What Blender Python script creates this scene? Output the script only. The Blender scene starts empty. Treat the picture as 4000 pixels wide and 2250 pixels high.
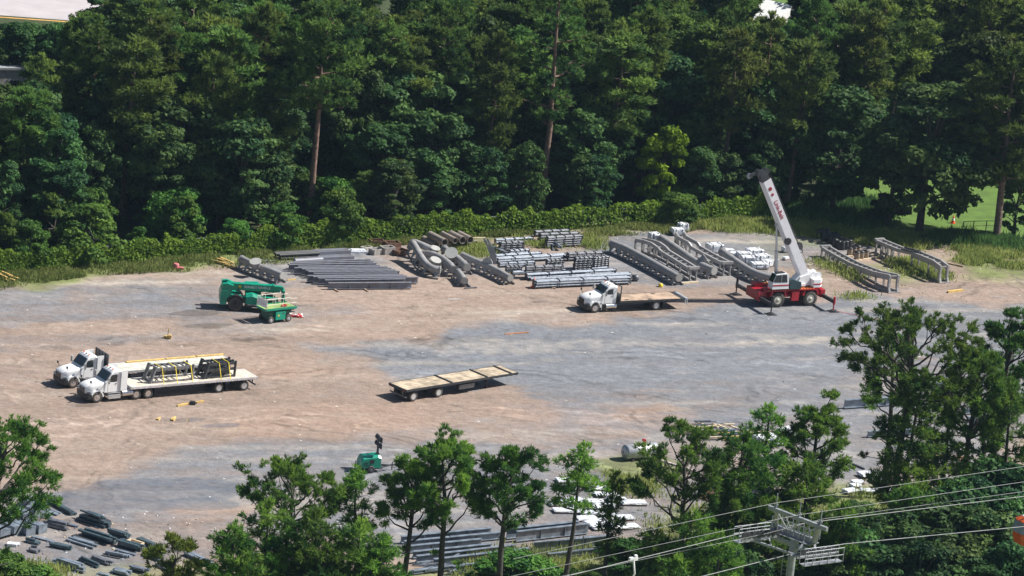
import bpy, math, random
import numpy as np
from mathutils import Vector, Matrix
R = math.radians
SC = bpy.context.scene
COL = SC.collection

# ------------------------------------------------------------------ camera
HC, DEP, ROLL, FOV = 125.0, R(15.5), R(6.0), R(12.7)
cam_d = bpy.data.cameras.new("Camera"); cam = bpy.data.objects.new("Camera", cam_d); COL.objects.link(cam)
cam_d.sensor_fit = 'HORIZONTAL'; cam_d.angle = FOV; cam_d.clip_start = 1.0; cam_d.clip_end = 5000
cam.matrix_world = Matrix.Translation((0, 0, HC)) @ Matrix.Rotation(R(90) - DEP, 4, 'X') @ Matrix.Rotation(ROLL, 4, 'Z')
SC.camera = cam

# ------------------------------------------------------------------ light
SUN_EL, SUN_AZ = R(47), R(15)            # azimuth from +X towards +Y
W = bpy.data.worlds.new("World"); SC.world = W; W.use_nodes = True
nt = W.node_tree; nt.nodes.clear()
sky = nt.nodes.new('ShaderNodeTexSky'); sky.sky_type = 'NISHITA'; sky.sun_disc = False
sky.sun_elevation = SUN_EL; sky.sun_rotation = R(90) - SUN_AZ
bg = nt.nodes.new('ShaderNodeBackground'); bg.inputs[1].default_value = 0.052
wo = nt.nodes.new('ShaderNodeOutputWorld')
nt.links.new(sky.outputs[0], bg.inputs[0]); nt.links.new(bg.outputs[0], wo.inputs[0])
sl = bpy.data.lights.new("Sun", 'SUN'); sl.energy = 5.0; sl.angle = R(0.5); sl.color = (1.0, 0.955, 0.885)
so = bpy.data.objects.new("Sun", sl); COL.objects.link(so)
sdir = Vector((math.cos(SUN_EL) * math.cos(SUN_AZ), math.cos(SUN_EL) * math.sin(SUN_AZ), math.sin(SUN_EL)))
so.rotation_euler = sdir.to_track_quat('Z', 'Y').to_euler()
so.location = (60, 450, 80)
SC.view_settings.view_transform = 'Standard'; SC.view_settings.look = 'None'
SC.view_settings.exposure = 0.78; SC.view_settings.gamma = 1.0
SC.cycles.max_bounces = 5; SC.cycles.diffuse_bounces = 3; SC.cycles.glossy_bounces = 3
SC.cycles.transmission_bounces = 3; SC.cycles.transparent_max_bounces = 6

# ------------------------------------------------------------------ photo survey: photo pixel (4000 x 2250) -> point of the place at height z
_f = 2000 / math.tan(FOV / 2)
_cr, _sr = math.cos(ROLL), math.sin(ROLL)
_F = np.array([0, math.cos(DEP), -math.sin(DEP)]); _U = np.array([0, math.sin(DEP), math.cos(DEP)]); _X = np.array([1., 0, 0])
_r = _cr * _X + _sr * _U; _u = -_sr * _X + _cr * _U
def G(u, v, z=0.0):
    d = _F + (u - 2000) / _f * _r - (v - 1125) / _f * _u
    t = (z - HC) / d[2]
    return Vector((d[0] * t, d[1] * t, z))
def PX(p):
    q = np.array([p[0], p[1], p[2] - HC]); w = q @ _F
    return 2000 + _f * (q @ _r) / w, 1125 - _f * (q @ _u) / w
def head(a, b):
    A, B = G(*a), G(*b); return math.atan2(B.y - A.y, B.x - A.x)

# ------------------------------------------------------------------ materials
MATS = {}
def mat(name, col, rough=0.6, metal=0.0, var=0.12, scale=2.0, bump=0.0, spec=0.5, dirt=None):
    if name in MATS: return MATS[name]
    m = bpy.data.materials.new(name); m.use_nodes = True; t = m.node_tree; n = t.nodes; l = t.links
    b = n['Principled BSDF']; b.inputs['Roughness'].default_value = rough; b.inputs['Metallic'].default_value = metal
    b.inputs['Specular IOR Level'].default_value = spec
    tc = n.new('ShaderNodeTexCoord'); nz = n.new('ShaderNodeTexNoise'); nz.inputs['Scale'].default_value = scale; nz.inputs['Detail'].default_value = 6
    l.new(tc.outputs['Object'], nz.inputs['Vector'])
    mx = n.new('ShaderNodeMix'); mx.data_type = 'RGBA'
    d = dirt or tuple(c * (1 - 2.2 * var) for c in col)
    mx.inputs[6].default_value = (*d, 1); mx.inputs[7].default_value = (*[min(1, c * (1 + var * .6)) for c in col], 1)
    rp = n.new('ShaderNodeValToRGB'); rp.color_ramp.elements[0].position = .32; rp.color_ramp.elements[1].position = .62
    l.new(nz.outputs['Fac'], rp.inputs[0]); l.new(rp.outputs[0], mx.inputs[0]); l.new(mx.outputs[2], b.inputs['Base Color'])
    if bump:
        bp = n.new('ShaderNodeBump'); bp.inputs['Strength'].default_value = bump; bp.inputs['Distance'].default_value = .05
        l.new(nz.outputs['Fac'], bp.inputs['Height']); l.new(bp.outputs[0], b.inputs['Normal'])
    MATS[name] = m; return m

def leaf_mat(name, dark, light, trans=0.25, hue=0.25):
    m = bpy.data.materials.new(name); m.use_nodes = True; t = m.node_tree; n = t.nodes; l = t.links
    b = n['Principled BSDF']; b.inputs['Roughness'].default_value = .6; b.inputs['Specular IOR Level'].default_value = .12
    at = n.new('ShaderNodeAttribute'); at.attribute_name = 'tint'
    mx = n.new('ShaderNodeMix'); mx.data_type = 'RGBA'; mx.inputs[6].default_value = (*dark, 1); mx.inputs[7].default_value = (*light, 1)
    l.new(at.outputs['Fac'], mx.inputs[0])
    oi = n.new('ShaderNodeObjectInfo'); hs = n.new('ShaderNodeHueSaturation')
    mr = n.new('ShaderNodeMapRange'); mr.inputs[3].default_value = .5 - .035 * hue * 4; mr.inputs[4].default_value = .5 + .02 * hue * 4
    l.new(oi.outputs['Random'], mr.inputs[0]); l.new(mr.outputs[0], hs.inputs['Hue'])
    m2 = n.new('ShaderNodeMath'); m2.operation = 'MULTIPLY'; m2.inputs[1].default_value = 7.31
    m3 = n.new('ShaderNodeMath'); m3.operation = 'FRACT'
    mr2 = n.new('ShaderNodeMapRange'); mr2.inputs[3].default_value = .68; mr2.inputs[4].default_value = 1.35
    l.new(oi.outputs['Random'], m2.inputs[0]); l.new(m2.outputs[0], m3.inputs[0]); l.new(m3.outputs[0], mr2.inputs[0]); l.new(mr2.outputs[0], hs.inputs['Value'])
    l.new(mx.outputs[2], hs.inputs['Color']); l.new(hs.outputs[0], b.inputs['Base Color'])
    tr = n.new('ShaderNodeBsdfTranslucent'); l.new(hs.outputs[0], tr.inputs['Color'])
    ms = n.new('ShaderNodeMixShader'); ms.inputs[0].default_value = trans
    l.new(b.outputs[0], ms.inputs[1]); l.new(tr.outputs[0], ms.inputs[2]); l.new(ms.outputs[0], n['Material Output'].inputs[0])
    MATS[name] = m; return m

WHITE = mat('white_paint', (.80, .81, .82), .28, var=.03)
BLACK = mat('black_plastic', (.022, .023, .026), .5)
DARKM = mat('dark_steel', (.035, .037, .042), .55)
RUBBER = mat('rubber', (.045, .043, .042), .85, dirt=(.10, .085, .07))
GLASS = mat('dark_glass', (.015, .022, .026), .08, spec=.8)
CHROME = mat('polished_metal', (.72, .73, .75), .22, 1.0, var=.05)
ALU = mat('aluminium', (.62, .64, .66), .42, .6, var=.08)
REDP = mat('red_paint', (.38, .016, .028), .38, var=.1)
GREENP = mat('green_paint', (.006, .27, .175), .34, var=.1)
YELLOW = mat('yellow_strap', (.72, .56, .03), .6)
ORANGE = mat('orange_plastic', (.80, .12, .03), .5)
WOOD = mat('weathered_wood', (.40, .29, .20), .8, var=.2, scale=3)
DECKS = mat('silver_deck', (.60, .59, .52), .6, .1, var=.12, scale=1.5)
DECKP = mat('sun_blown_deck', (.62, .56, .46), .7, var=.12, scale=1.5)  # glare of overexposed sunlit planks put into the base colour
WOODP = mat('pale_timber', (.60, .50, .36), .8, var=.15, scale=2)
WOODY = mat('yellow_timber', (.58, .40, .14), .75, var=.15)
TRACK = mat('grey_track_paint', (.29, .285, .29), .42, var=.09, scale=1.2)
TRACKD = mat('grey_track_dark', (.22, .21, .205), .5, var=.12)
CAP = mat('flange_cap', (.36, .36, .345), .5, var=.06)
BEAMM = mat('primer_steel', (.165, .178, .215), .42, var=.18, scale=1.5, dirt=(.15, .14, .16))
BEAMG = mat('blue_grey_steel', (.22, .26, .31), .34, .25, var=.2, scale=1.5)
BEAMT = mat('teal_steel', (.065, .10, .12), .4, .2, var=.2, scale=1.5)
GALV = mat('galvanized', (.18, .21, .26), .42, .3, var=.2, scale=3)
GALVD = mat('galvanized_dull', (.15, .16, .185), .5, .3, var=.18, scale=2)
CONC = mat('concrete', (.36, .34, .32), .85, var=.14)
WRAP = mat('white_wrap', (.72, .74, .77), .4, var=.14, scale=5, bump=.6, dirt=(.34, .37, .42))
RUST = mat('rusty_steel', (.16, .085, .055), .7, var=.25)
BARKP = mat('pine_bark', (.15, .105, .085), .9, var=.25, scale=4, bump=.3)
BARKD = mat('grey_bark', (.060, .052, .047), .9, var=.25, scale=4, bump=.3)
REDW = mat('red_cloth', (.62, .06, .06), .7)
PINK = mat('faded_pink', (.55, .16, .18), .6)
BARKT = mat('red_brown_bark', (.20, .125, .095), .9, var=.25, scale=4, bump=.3)
LAMPG = mat('lamp_glass', (.25, .28, .32), .15)
ORGAN = mat('orange_cabin', (.62, .10, .02), .3)
TOWERM = mat('tower_grey', (.29, .31, .34), .45, .2, var=.12)
GREYC = mat('cable_steel', (.30, .31, .32), .6)
PINEL = leaf_mat('pine_needles', (.028, .100, .028), (.185, .335, .048), .46, .15)
PINEF = leaf_mat('forest_needles', (.034, .082, .028), (.175, .275, .056), .42, .3)
OAKL = leaf_mat('oak_leaves', (.018, .060, .026), (.098, .185, .048), .38, .25)
BRIGHTL = leaf_mat('bright_leaves', (.05, .12, .008), (.20, .32, .02), .35, .1)
PINEY = leaf_mat('olive_needles', (.036, .080, .024), (.180, .265, .050), .42, .2)
OAKO = leaf_mat('olive_leaves', (.026, .068, .022), (.130, .200, .048), .38, .25)
VINEL = leaf_mat('vine_leaves', (.050, .125, .016), (.205, .335, .040), .42, .15)
SHRUBL = leaf_mat('shrub_leaves', (.026, .085, .020), (.120, .240, .038), .38, .2)
GRASSL = leaf_mat('grass_blades', (.13, .19, .045), (.34, .38, .13), .42, .1)

# ------------------------------------------------------------------ mesh builder
class MB:
    def __init__(s): s.v = []; s.f = []; s.m = []; s.s = []
    def add(s, V, F, m=0, sm=False):
        o = len(s.v); s.v += [tuple(p) for p in V]
        for f in F: s.f.append([o + i for i in f]); s.m.append(m); s.s.append(sm)
        return s
    def box(s, c, d, m=0, rot=None, tx=1.0, ty=1.0):
        x, y, z = d[0] / 2, d[1] / 2, d[2] / 2
        V = [Vector((sx * x * (tx if sz > 0 else 1), sy * y * (ty if sz > 0 else 1), sz * z)) for sz in (-1, 1) for sx, sy in ((-1, -1), (1, -1), (1, 1), (-1, 1))]
        if rot is not None: V = [rot @ p for p in V]
        c = Vector(c); V = [p + c for p in V]
        return s.add(V, [(3, 2, 1, 0), (4, 5, 6, 7), (0, 1, 5, 4), (1, 2, 6, 5), (2, 3, 7, 6), (3, 0, 4, 7)], m)
    def bar(s, p, q, w, h=None, m=0, up=(0, 0, 1)):
        p, q = Vector(p), Vector(q); h = h or w; d = q - p; L = d.length
        if L < 1e-6: return s
        d.normalize(); u = Vector(up)
        if abs(d.dot(u)) > .98: u = Vector((0, 1, 0))
        sd = d.cross(u).normalized(); uu = sd.cross(d)
        M = Matrix((d, sd, uu)).transposed()
        return s.box((p + q) / 2, (L, w, h), m, M)
    def tube(s, P, r, n=8, m=0, caps=True, sm=True, capm=None):
        P = [Vector(p) for p in P]; k = len(P); r = r if isinstance(r, (list, tuple)) else [r] * k
        V = []; a = None
        for i, p in enumerate(P):
            d = (P[min(i + 1, k - 1)] - P[max(i - 1, 0)]).normalized()
            if a is None: a = d.orthogonal().normalized()
            a = (a - d * a.dot(d)); a = a.normalized() if a.length > 1e-6 else d.orthogonal().normalized()
            b = d.cross(a)
            V += [p + (a * math.cos(2 * math.pi * j / n) + b * math.sin(2 * math.pi * j / n)) * r[i] for j in range(n)]
        F = [(i * n + j, i * n + (j + 1) % n, (i + 1) * n + (j + 1) % n, (i + 1) * n + j) for i in range(k - 1) for j in range(n)]
        s.add(V, F, m, sm)
        if caps:
            s.add(V[:n], [tuple(range(n - 1, -1, -1))], m if capm is None else capm); s.add(V[-n:], [tuple(range(n))], m if capm is None else capm)
        return s
    def disc(s, c, ax, r, th, n=16, m=0):
        c = Vector(c); ax = Vector(ax).normalized()
        return s.tube([c - ax * th / 2, c + ax * th / 2], r, n, m, True, False)
    def lathe(s, prof, c=(0, 0, 0), n=20, m=0, ax='Y', sm=True):   # prof: (radius, axial)
        V = []
        for r, a in prof:
            for j in range(n):
                t = 2 * math.pi * j / n; x, z = r * math.cos(t), r * math.sin(t)
                V.append(Vector((x, a, z)) if ax == 'Y' else Vector((x, z, a)) if ax == 'Z' else Vector((a, x, z)))
        V = [p + Vector(c) for p in V]; k = len(prof)
        F = [(i * n + j, i * n + (j + 1) % n, (i + 1) * n + (j + 1) % n, (i + 1) * n + j) for i in range(k - 1) for j in range(n)]
        s.add(V, F, m, sm)
        for i in (0, k - 1):
            if prof[i][0] > 1e-4: s.add(V[i * n:(i + 1) * n], [tuple(range(n))], m)
        return s
    def prism(s, poly, y0, y1, m=0, taper=1.0):       # polygon in XZ pushed along Y
        k = len(poly); V = [(x, y0, z) for x, z in poly] + [(x, y1, z) for x, z in poly]
        return s.add(V, [tuple(range(k)), tuple(range(2 * k - 1, k - 1, -1))] + [(i, i + k, (i + 1) % k + k, (i + 1) % k) for i in range(k)], m)
    def loft(s, secs, m=0, sm=False, caps=True):       # list of equal-length rings
        k = len(secs[0]); V = [p for q in secs for p in q]
        s.add(V, [(i * k + j, i * k + (j + 1) % k, (i + 1) * k + (j + 1) % k, (i + 1) * k + j) for i in range(len(secs) - 1) for j in range(k)], m, sm)
        if caps: s.add(secs[0], [tuple(range(k))], m); s.add(secs[-1], [tuple(range(k))], m)
        return s
    def ibeam(s, p, q, h, w, t=0.05, m=0):
        p, q = Vector(p), Vector(q); z = Vector((0, 0, 1))
        s.bar(p + z * t / 2, q + z * t / 2, w, t, m); s.bar(p + z * (h - t / 2), q + z * (h - t / 2), w, t, m)
        return s.bar(p + z * h / 2, q + z * h / 2, t, h - 2 * t, m)
def rr(x, hw, z0, z1, r=.12, rb=None):               # rounded-rectangle ring in the YZ plane
    rb = r if rb is None else rb; P = []
    for cy, cz, a0, q in ((hw - r, z1 - r, 0, r), (-hw + r, z1 - r, 90, r), (-hw + rb, z0 + rb, 180, rb), (hw - rb, z0 + rb, 270, rb)):
        for k in range(4):
            a = R(a0 + k * 30); P.append((x, cy + q * math.cos(a), cz + q * math.sin(a)))
    return P
def mk(name, mb, mats):
    me = bpy.data.meshes.new(name); me.from_pydata(mb.v, [], mb.f)
    for m in (mats if isinstance(mats, (list, tuple)) else [mats]): me.materials.append(m)
    me.polygons.foreach_set('material_index', mb.m); me.polygons.foreach_set('use_smooth', mb.s); me.update()
    return me
def obj(name, mb, mats, parent=None, loc=None):
    o = bpy.data.objects.new(name, mb if isinstance(mb, bpy.types.Mesh) else mk(name, mb, mats)); COL.objects.link(o)
    if parent: o.parent = parent
    if loc is not None: o.location = loc
    return o
def tag(o, label, cat, group=None):
    o['label'] = label; o['category'] = cat
    if group: o['group'] = group
    return o
def thing(name, label, cat, loc=(0, 0, 0), rz=0, group=None):
    o = bpy.data.objects.new(name, None); COL.objects.link(o); o.empty_display_size = .3
    o.location = loc; o.rotation_euler = (0, 0, rz); return tag(o, label, cat, group)
def solo(name, mb, mats, label, cat, loc=(0, 0, 0), rz=0, group=None):
    o = obj(name, mb, mats); o.location = loc; o.rotation_euler = (0, 0, rz); return tag(o, label, cat, group)
def struct(name, mb, mats):
    o = obj(name, mb, mats); o['kind'] = 'structure'; return o
def dup(root, loc=None, rz=None, label=None, sc=None):
    r = root.copy(); COL.objects.link(r)
    if loc is not None: r.location = loc
    if rz is not None: r.rotation_euler = (0, 0, rz)
    if sc is not None: r.scale = sc
    if label: r['label'] = label
    for ch in list(root.children):
        c = ch.copy(); COL.objects.link(c); c.parent = r; c.matrix_parent_inverse = ch.matrix_parent_inverse
        for g in ch.children:
            d = g.copy(); COL.objects.link(d); d.parent = c; d.matrix_parent_inverse = g.matrix_parent_inverse
    return r
def text(name, s, size, m, parent, M, bold=0.0):
    cu = bpy.data.curves.new(name, 'FONT'); cu.body = s; cu.size = size; cu.extrude = .006; cu.offset = bold; cu.align_x = 'CENTER'; cu.align_y = 'CENTER'
    t = bpy.data.objects.new(name, cu); COL.objects.link(t)
    me = bpy.data.meshes.new_from_object(t.evaluated_get(bpy.context.evaluated_depsgraph_get()))
    bpy.data.objects.remove(t); bpy.data.curves.remove(cu)
    me.materials.clear(); me.materials.append(m); me.transform(M)
    return obj(name, me, None, parent)

# value noise (numpy)
_rs = np.random.RandomState(5); _lat = _rs.rand(256, 256)
def vnoise(x, y):
    xi, yi = np.floor(x).astype(int), np.floor(y).astype(int); fx, fy = x - xi, y - yi
    fx = fx * fx * (3 - 2 * fx); fy = fy * fy * (3 - 2 * fy)
    a = _lat[xi % 256, yi % 256]; b = _lat[(xi + 1) % 256, yi % 256]; c = _lat[xi % 256, (yi + 1) % 256]; d = _lat[(xi + 1) % 256, (yi + 1) % 256]
    return (a * (1 - fx) + b * fx) * (1 - fy) + (c * (1 - fx) + d * fx) * fy
def fbm(x, y, o=4):
    s = 0; a = .5
    for k in range(o): s = s + a * vnoise(x * 2 ** k + 17.3 * k, y * 2 ** k + 9.1 * k); a *= .5
    return s / (1 - .5 ** o)

# ------------------------------------------------------------------ ground
FENCE = [G(*p) for p in ((-250, 1105), (0, 1072), (350, 1040), (700, 1008), (1100, 975), (1500, 943), (1900, 915), (2300, 890), (2700, 868), (3000, 845))]
def fence_y(x):
    for a, b in zip(FENCE, FENCE[1:]):
        if a.x <= x <= b.x: return a.y + (b.y - a.y) * (x - a.x) / (b.x - a.x)
    if x < FENCE[0].x: a, b = FENCE[0], FENCE[1]
    else: a, b = FENCE[-2], FENCE[-1]
    return a.y + (b.y - a.y) * (x - a.x) / (b.x - a.x)
def build_ground():
    gx = np.concatenate([[-900, -300, -120], np.arange(-72, 73, .6), [120, 300, 900]]); gy = np.concatenate([[-100, 150, 280], np.arange(318, 530, .6), [560, 620, 800, 1400, 3000]])
    X, Y = np.meshgrid(gx, gy); nx, ny = len(gx), len(gy)
    # photo pixel of each ground point (only to read the survey of the patches)
    q0, q1, q2 = X, Y, np.full_like(X, -HC); w = q1 * _F[1] + q2 * _F[2]; w = np.where(w < 1, 1, w)
    U = 2000 + _f * (q0 * _r[0] + q1 * _r[1] + q2 * _r[2]) / w; V = 1125 - _f * (q0 * _u[0] + q1 * _u[1] + q2 * _u[2]) / w
    n1 = fbm(X * .06, Y * .06, 5) - .5; n2 = fbm(X * .22 + 40, Y * .22, 4) - .5; n3 = fbm(X * .7, Y * .7 + 11, 3) - .5
    def ell(u, v, a, b, soft=.35, nz=.9, tilt=-.03):
        d = np.sqrt(((U - u) / a) ** 2 + ((V - v - tilt * (U - u)) / b) ** 2) + n1 * nz * 1.6 + n2 * nz
        return np.clip((1 - d) / soft + .5, 0, 1)
    grey = np.zeros_like(X)
    for e, k in (((2550, 1360, 1000, 130), 1), ((3500, 1270, 900, 130), 1), ((1900, 1430, 420, 75), .9), ((2800, 1480, 700, 110), .75), ((1150, 1850, 620, 110), .75), ((350, 1180, 560, 70), .6),
                 ((1250, 1040, 380, 110), .85), ((2000, 1020, 550, 90), .6), ((2600, 1000, 500, 100), .8), ((3100, 960, 350, 80), .7), ((150, 2120, 500, 180), .6), ((1700, 1960, 650, 200), .72), ((2500, 1880, 600, 220), .6),
                 ((3450, 1640, 800, 240), .75), ((800, 2080, 420, 90), .35), ((1150, 1230, 500, 60), .45), ((420, 1330, 450, 35), .35), ((1900, 1700, 500, 40), .3), ((2400, 1640, 600, 40), .3)):
        grey = np.maximum(grey, ell(*e) * k)
    n4 = fbm((X + .35 * Y) * .35 + 5, (Y - .3 * X) * 1.1, 4) - .5; grey = np.clip(grey + n2 * .55 + n3 * .25 + n4 * .6, 0, 1); grey = grey * grey * (3 - 2 * grey)
    pale = np.clip(sum(ell(*e, soft=.5) for e in ((650, 1085, 420, 22), (1850, 1330, 90, 12), (2150, 1405, 60, 9), (2700, 1270, 120, 10), (1180, 1290, 200, 10), (2350, 1210, 250, 12), (2000, 1225, 220, 12), (3150, 1330, 180, 10), (3000, 930, 250, 30))), 0, 1)
    orange = np.clip(sum(ell(*e, soft=.6) for e in ((2900, 1500, 300, 30), (1700, 1450, 250, 40), (2350, 1600, 300, 60), (1300, 1640, 400, 60), (500, 2000, 400, 40), (2950, 1230, 400, 22), (1000, 1450, 300, 40))), 0, 1)
    tan_c = np.array([.256, .194, .158]); grey_c = np.array([.156, .165, .184]); pale_c = np.array([.38, .335, .285]); or_c = np.array([.31, .21, .155])
    C = tan_c[None, None] * (1 + n1[..., None] * .35 + n3[..., None] * .22); C = C + (or_c - C) * (orange * .4)[..., None]
    C = C + (grey_c * (1 + n3[..., None] * .3) - C) * grey[..., None]; pst = np.clip((fbm(X * .05 + 7, (Y - .35 * X) * .55, 4) + n3 * .5 - .54) * 6, 0, 1); C = C + (pale_c - C) * (np.clip(pale * .3 + .75 * pst * np.clip(pale * 2 + .30 + .35 * grey, 0, 1), 0, 1) * .7)[..., None]
    # tyre ruts and churned gravel: streaks that bend with the traffic
    st = fbm(X * .035 - Y * .02 + 3, (Y - .42 * X) * .9 + 3 * n1, 3) - .5; C = C * (1 + .30 * st[..., None]); tr = fbm((X + .3 * Y) * .05, (Y + .55 * X + 6 * n1) * .8, 3) - .5; C = C * (1 + .15 * tr[..., None])
    # puddles
    wet = np.zeros_like(X)
    for u, v, a, b, k in ((715, 1640, 90, 10, 1), (840, 1662, 55, 7, 1), (600, 1930, 290, 42, 1), (760, 1905, 120, 24, 1), (820, 1975, 90, 14, .8), (780, 1222, 110, 14, .5), (800, 1272, 90, 10, .5), (345, 1583, 60, 9, .6), (2090, 1180, 110, 22, .55), (520, 1905, 160, 15, .8)):
        wet = np.maximum(wet, np.clip(ell(u, v, a, b, soft=.7, nz=1.5) * 1.1, 0, 1) * k)
    damp = np.clip(wet * 1.5, 0, 1); mud = np.array([.12, .115, .11]); C = C + (mud - C) * (damp * .3)[..., None]
    # grass, weeds and forest floor
    fy = np.interp(X, [p.x for p in FENCE], [p.y for p in FENCE], left=0, right=0)
    fy = np.where(X < FENCE[0].x, FENCE[0].y + (X - FENCE[0].x) * .7, fy); fy = np.where(X > FENCE[-1].x, FENCE[-1].y + (X - FENCE[-1].x) * .18, fy)
    edge = (Y - fy)
    gr = np.clip((edge + np.where(X < -22, 6.5, 2.6) + n2 * 8) / 2.5, 0, 1)
    right = np.clip((U - 2900) / 300, 0, 1) * np.clip((1075 + (U - 3300) * .06 - V + n2 * 160) / 60, 0, 1); gr = np.maximum(gr, right * np.clip(.30 + n2 * 2.8, 0, 1))
    gr = np.maximum(gr, ell(2480, 1830, 160, 60, nz=1.2) * .8); gr = np.maximum(gr, ell(2120, 2240, 350, 70) * .9); gr = np.maximum(gr, np.clip((V - 2210 + n2 * 90) / 60, 0, 1)); gr = np.maximum(gr, ell(3500, 2050, 700, 150) * .9)
    gr = np.maximum(gr, ell(2150, 950, 160, 22, nz=1.3) * .7); gr = np.maximum(gr, ell(1790, 960, 150, 40, nz=1.2) * .85)
    gcol = np.array([.15, .175, .06]) * (1 + n3[..., None] * .9); C = C + (gcol - C) * gr[..., None]
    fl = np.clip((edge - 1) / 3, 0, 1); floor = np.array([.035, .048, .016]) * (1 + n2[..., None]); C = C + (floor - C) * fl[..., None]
    C = np.clip(C, .01, .9); A = np.clip(wet * 1.5 * (1 - gr), 0, 1)
    verts = np.stack([X, Y, np.zeros_like(X)], -1).reshape(-1, 3); idx = np.arange(nx * ny).reshape(ny, nx)
    F = np.stack([idx[:-1, :-1], idx[:-1, 1:], idx[1:, 1:], idx[1:, :-1]], -1).reshape(-1, 4)
    me = bpy.data.meshes.new('ground'); me.from_pydata(verts.tolist(), [], F.tolist())
    ca = me.color_attributes.new('soil', 'FLOAT_COLOR', 'POINT'); ca.data.foreach_set('color', np.concatenate([C, A[..., None]], -1).reshape(-1).astype(np.float32))
    m = bpy.data.materials.new('soil_and_gravel'); m.use_nodes = True; t = m.node_tree; n = t.nodes; l = t.links; b = n['Principled BSDF']
    at = n.new('ShaderNodeAttribute'); at.attribute_name = 'soil'; tc = n.new('ShaderNodeTexCoord')
    def noise(scale, det, stretch=None):
        z = n.new('ShaderNodeTexNoise'); z.inputs['Scale'].default_value = scale; z.inputs['Detail'].default_value = det; z.inputs['Roughness'].default_value = .65
        if stretch:
            mp = n.new('ShaderNodeMapping'); mp.inputs['Rotation'].default_value = (0, 0, R(stretch[1])); mp.inputs['Scale'].default_value = (1, stretch[0], 1)
            l.new(tc.outputs['Object'], mp.inputs[0]); l.new(mp.outputs[0], z.inputs['Vector'])
        else: l.new(tc.outputs['Object'], z.inputs['Vector'])
        return z
    def rng(src, a, b, c=.3, d=.7):
        r = n.new('ShaderNodeMapRange'); r.inputs[1].default_value = c; r.inputs[2].default_value = d; r.inputs[3].default_value = a; r.inputs[4].default_value = b; l.new(src, r.inputs[0]); return r.outputs[0]
    f1 = rng(noise(1.4, 8).outputs['Fac'], .75, 1.22); f2 = rng(noise(.45, 6, (5, -24)).outputs['Fac'], .90, 1.08); f3 = rng(noise(7, 4).outputs['Fac'], .85, 1.14); f4 = rng(noise(.8, 6, (9, -62)).outputs['Fac'], .9, 1.1)
    def mul(a, b2):
        x = n.new('ShaderNodeMath'); x.operation = 'MULTIPLY'; l.new(a, x.inputs[0]); l.new(b2, x.inputs[1]); return x.outputs[0]
    k = mul(mul(f1, f2), mul(f3, f4))
    # curved wheel ruts: twin bands along big circles, broken up by noise
    def mth(op, a, bv):
        x = n.new('ShaderNodeMath'); x.operation = op; l.new(a, x.inputs[0])
        if isinstance(bv, (int, float)): x.inputs[1].default_value = bv
        else: l.new(bv, x.inputs[1])
        return x.outputs[0]
    wob = rng(noise(.12, 3).outputs['Fac'], -2.5, 2.5, .2, .8); br = rng(noise(.16, 4).outputs['Fac'], 0, 1, .46, .60)
    for i, (u, v, rad, amp, wd) in enumerate(((2600, 900, 34, -.22, .22), (1400, 2300, 46, .20, .25), (500, 1150, 30, -.18, .22), (3100, 1900, 40, .22, .25), (2300, 1500, 17, -.2, .2), (1000, 1500, 22, .18, .22), (2700, 3200, 118, -.18, .28), (1500, 200, 92, .2, .28), (1900, 1100, 60, -.16, .22), (3300, 600, 52, .2, .25), (200, 2600, 70, -.16, .25), (900, 900, 26, -.2, .2), (1700, 2000, 28, -.18, .22), (2450, 2600, 66, .2, .25), (3600, 1700, 26, -.2, .22), (1100, 3300, 122, -.18, .25), (2900, 2200, 58, -.2, .22))):
        c_ = G(u, v); vd = n.new('ShaderNodeVectorMath'); vd.operation = 'DISTANCE'; l.new(tc.outputs['Object'], vd.inputs[0]); vd.inputs[1].default_value = (c_.x, c_.y, 0)
        e = mth('ABSOLUTE', mth('SUBTRACT', mth('ADD', vd.outputs['Value'], wob), float(rad)), 0.0); e = mth('ABSOLUTE', mth('SUBTRACT', e, .95), 0.0)
        band = rng(e, 1, 0, wd * .4, wd * 2.2); k = mth('MULTIPLY', k, mth('ADD', mth('MULTIPLY', mul(band, br), float(amp) * 1.7), 1.0))
    vm = n.new('ShaderNodeVectorMath'); vm.operation = 'SCALE'; l.new(at.outputs['Color'], vm.inputs[0]); l.new(k, vm.inputs['Scale'])
    # scattered pale stones
    vo = n.new('ShaderNodeTexVoronoi'); vo.inputs['Scale'].default_value = .55; l.new(tc.outputs['Object'], vo.inputs['Vector'])
    pk = rng(vo.outputs['Distance'], 1, 0, .05, .09); mx = n.new('ShaderNodeMix'); mx.data_type = 'RGBA'; mx.inputs[7].default_value = (.6, .57, .52, 1)
    l.new(mul(pk, rng(noise(.3, 2).outputs['Fac'], 0, .8, .5, .6)), mx.inputs[0]); l.new(vm.outputs[0], mx.inputs[6]); l.new(mx.outputs[2], b.inputs['Base Color'])
    l.new(rng(at.outputs['Alpha'], .92, .03, .35, .7), b.inputs['Roughness']); l.new(rng(at.outputs['Alpha'], .35, 1.0, .3, .7), b.inputs['Specular IOR Level'])
    bp = n.new('ShaderNodeBump'); bp.inputs['Distance'].default_value = .10; l.new(noise(3.2, 8).outputs['Fac'], bp.inputs['Height'])
    l.new(rng(at.outputs['Alpha'], .75, 0, .1, .5), bp.inputs['Strength']); l.new(bp.outputs[0], b.inputs['Normal'])
    o = obj('ground', me, None); me.materials.append(m); o['kind'] = 'structure'
build_ground()
LAWN = mat('mown_grass', (.080, .150, .018), .9, var=.12, scale=.6, bump=.3)
def sheet(name, px, m, z=.004, zz=0):
    b = MB(); P = [G(u, v) for u, v in px]; b.add([(p.x, p.y, z) for p in P], [tuple(range(len(P)))]); return struct(name, b, m)
sheet('lawn', ((3180, 905), (3300, 640), (3500, 590), (4300, 600), (4300, 1000), (3800, 930), (3500, 915)), LAWN)
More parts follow.
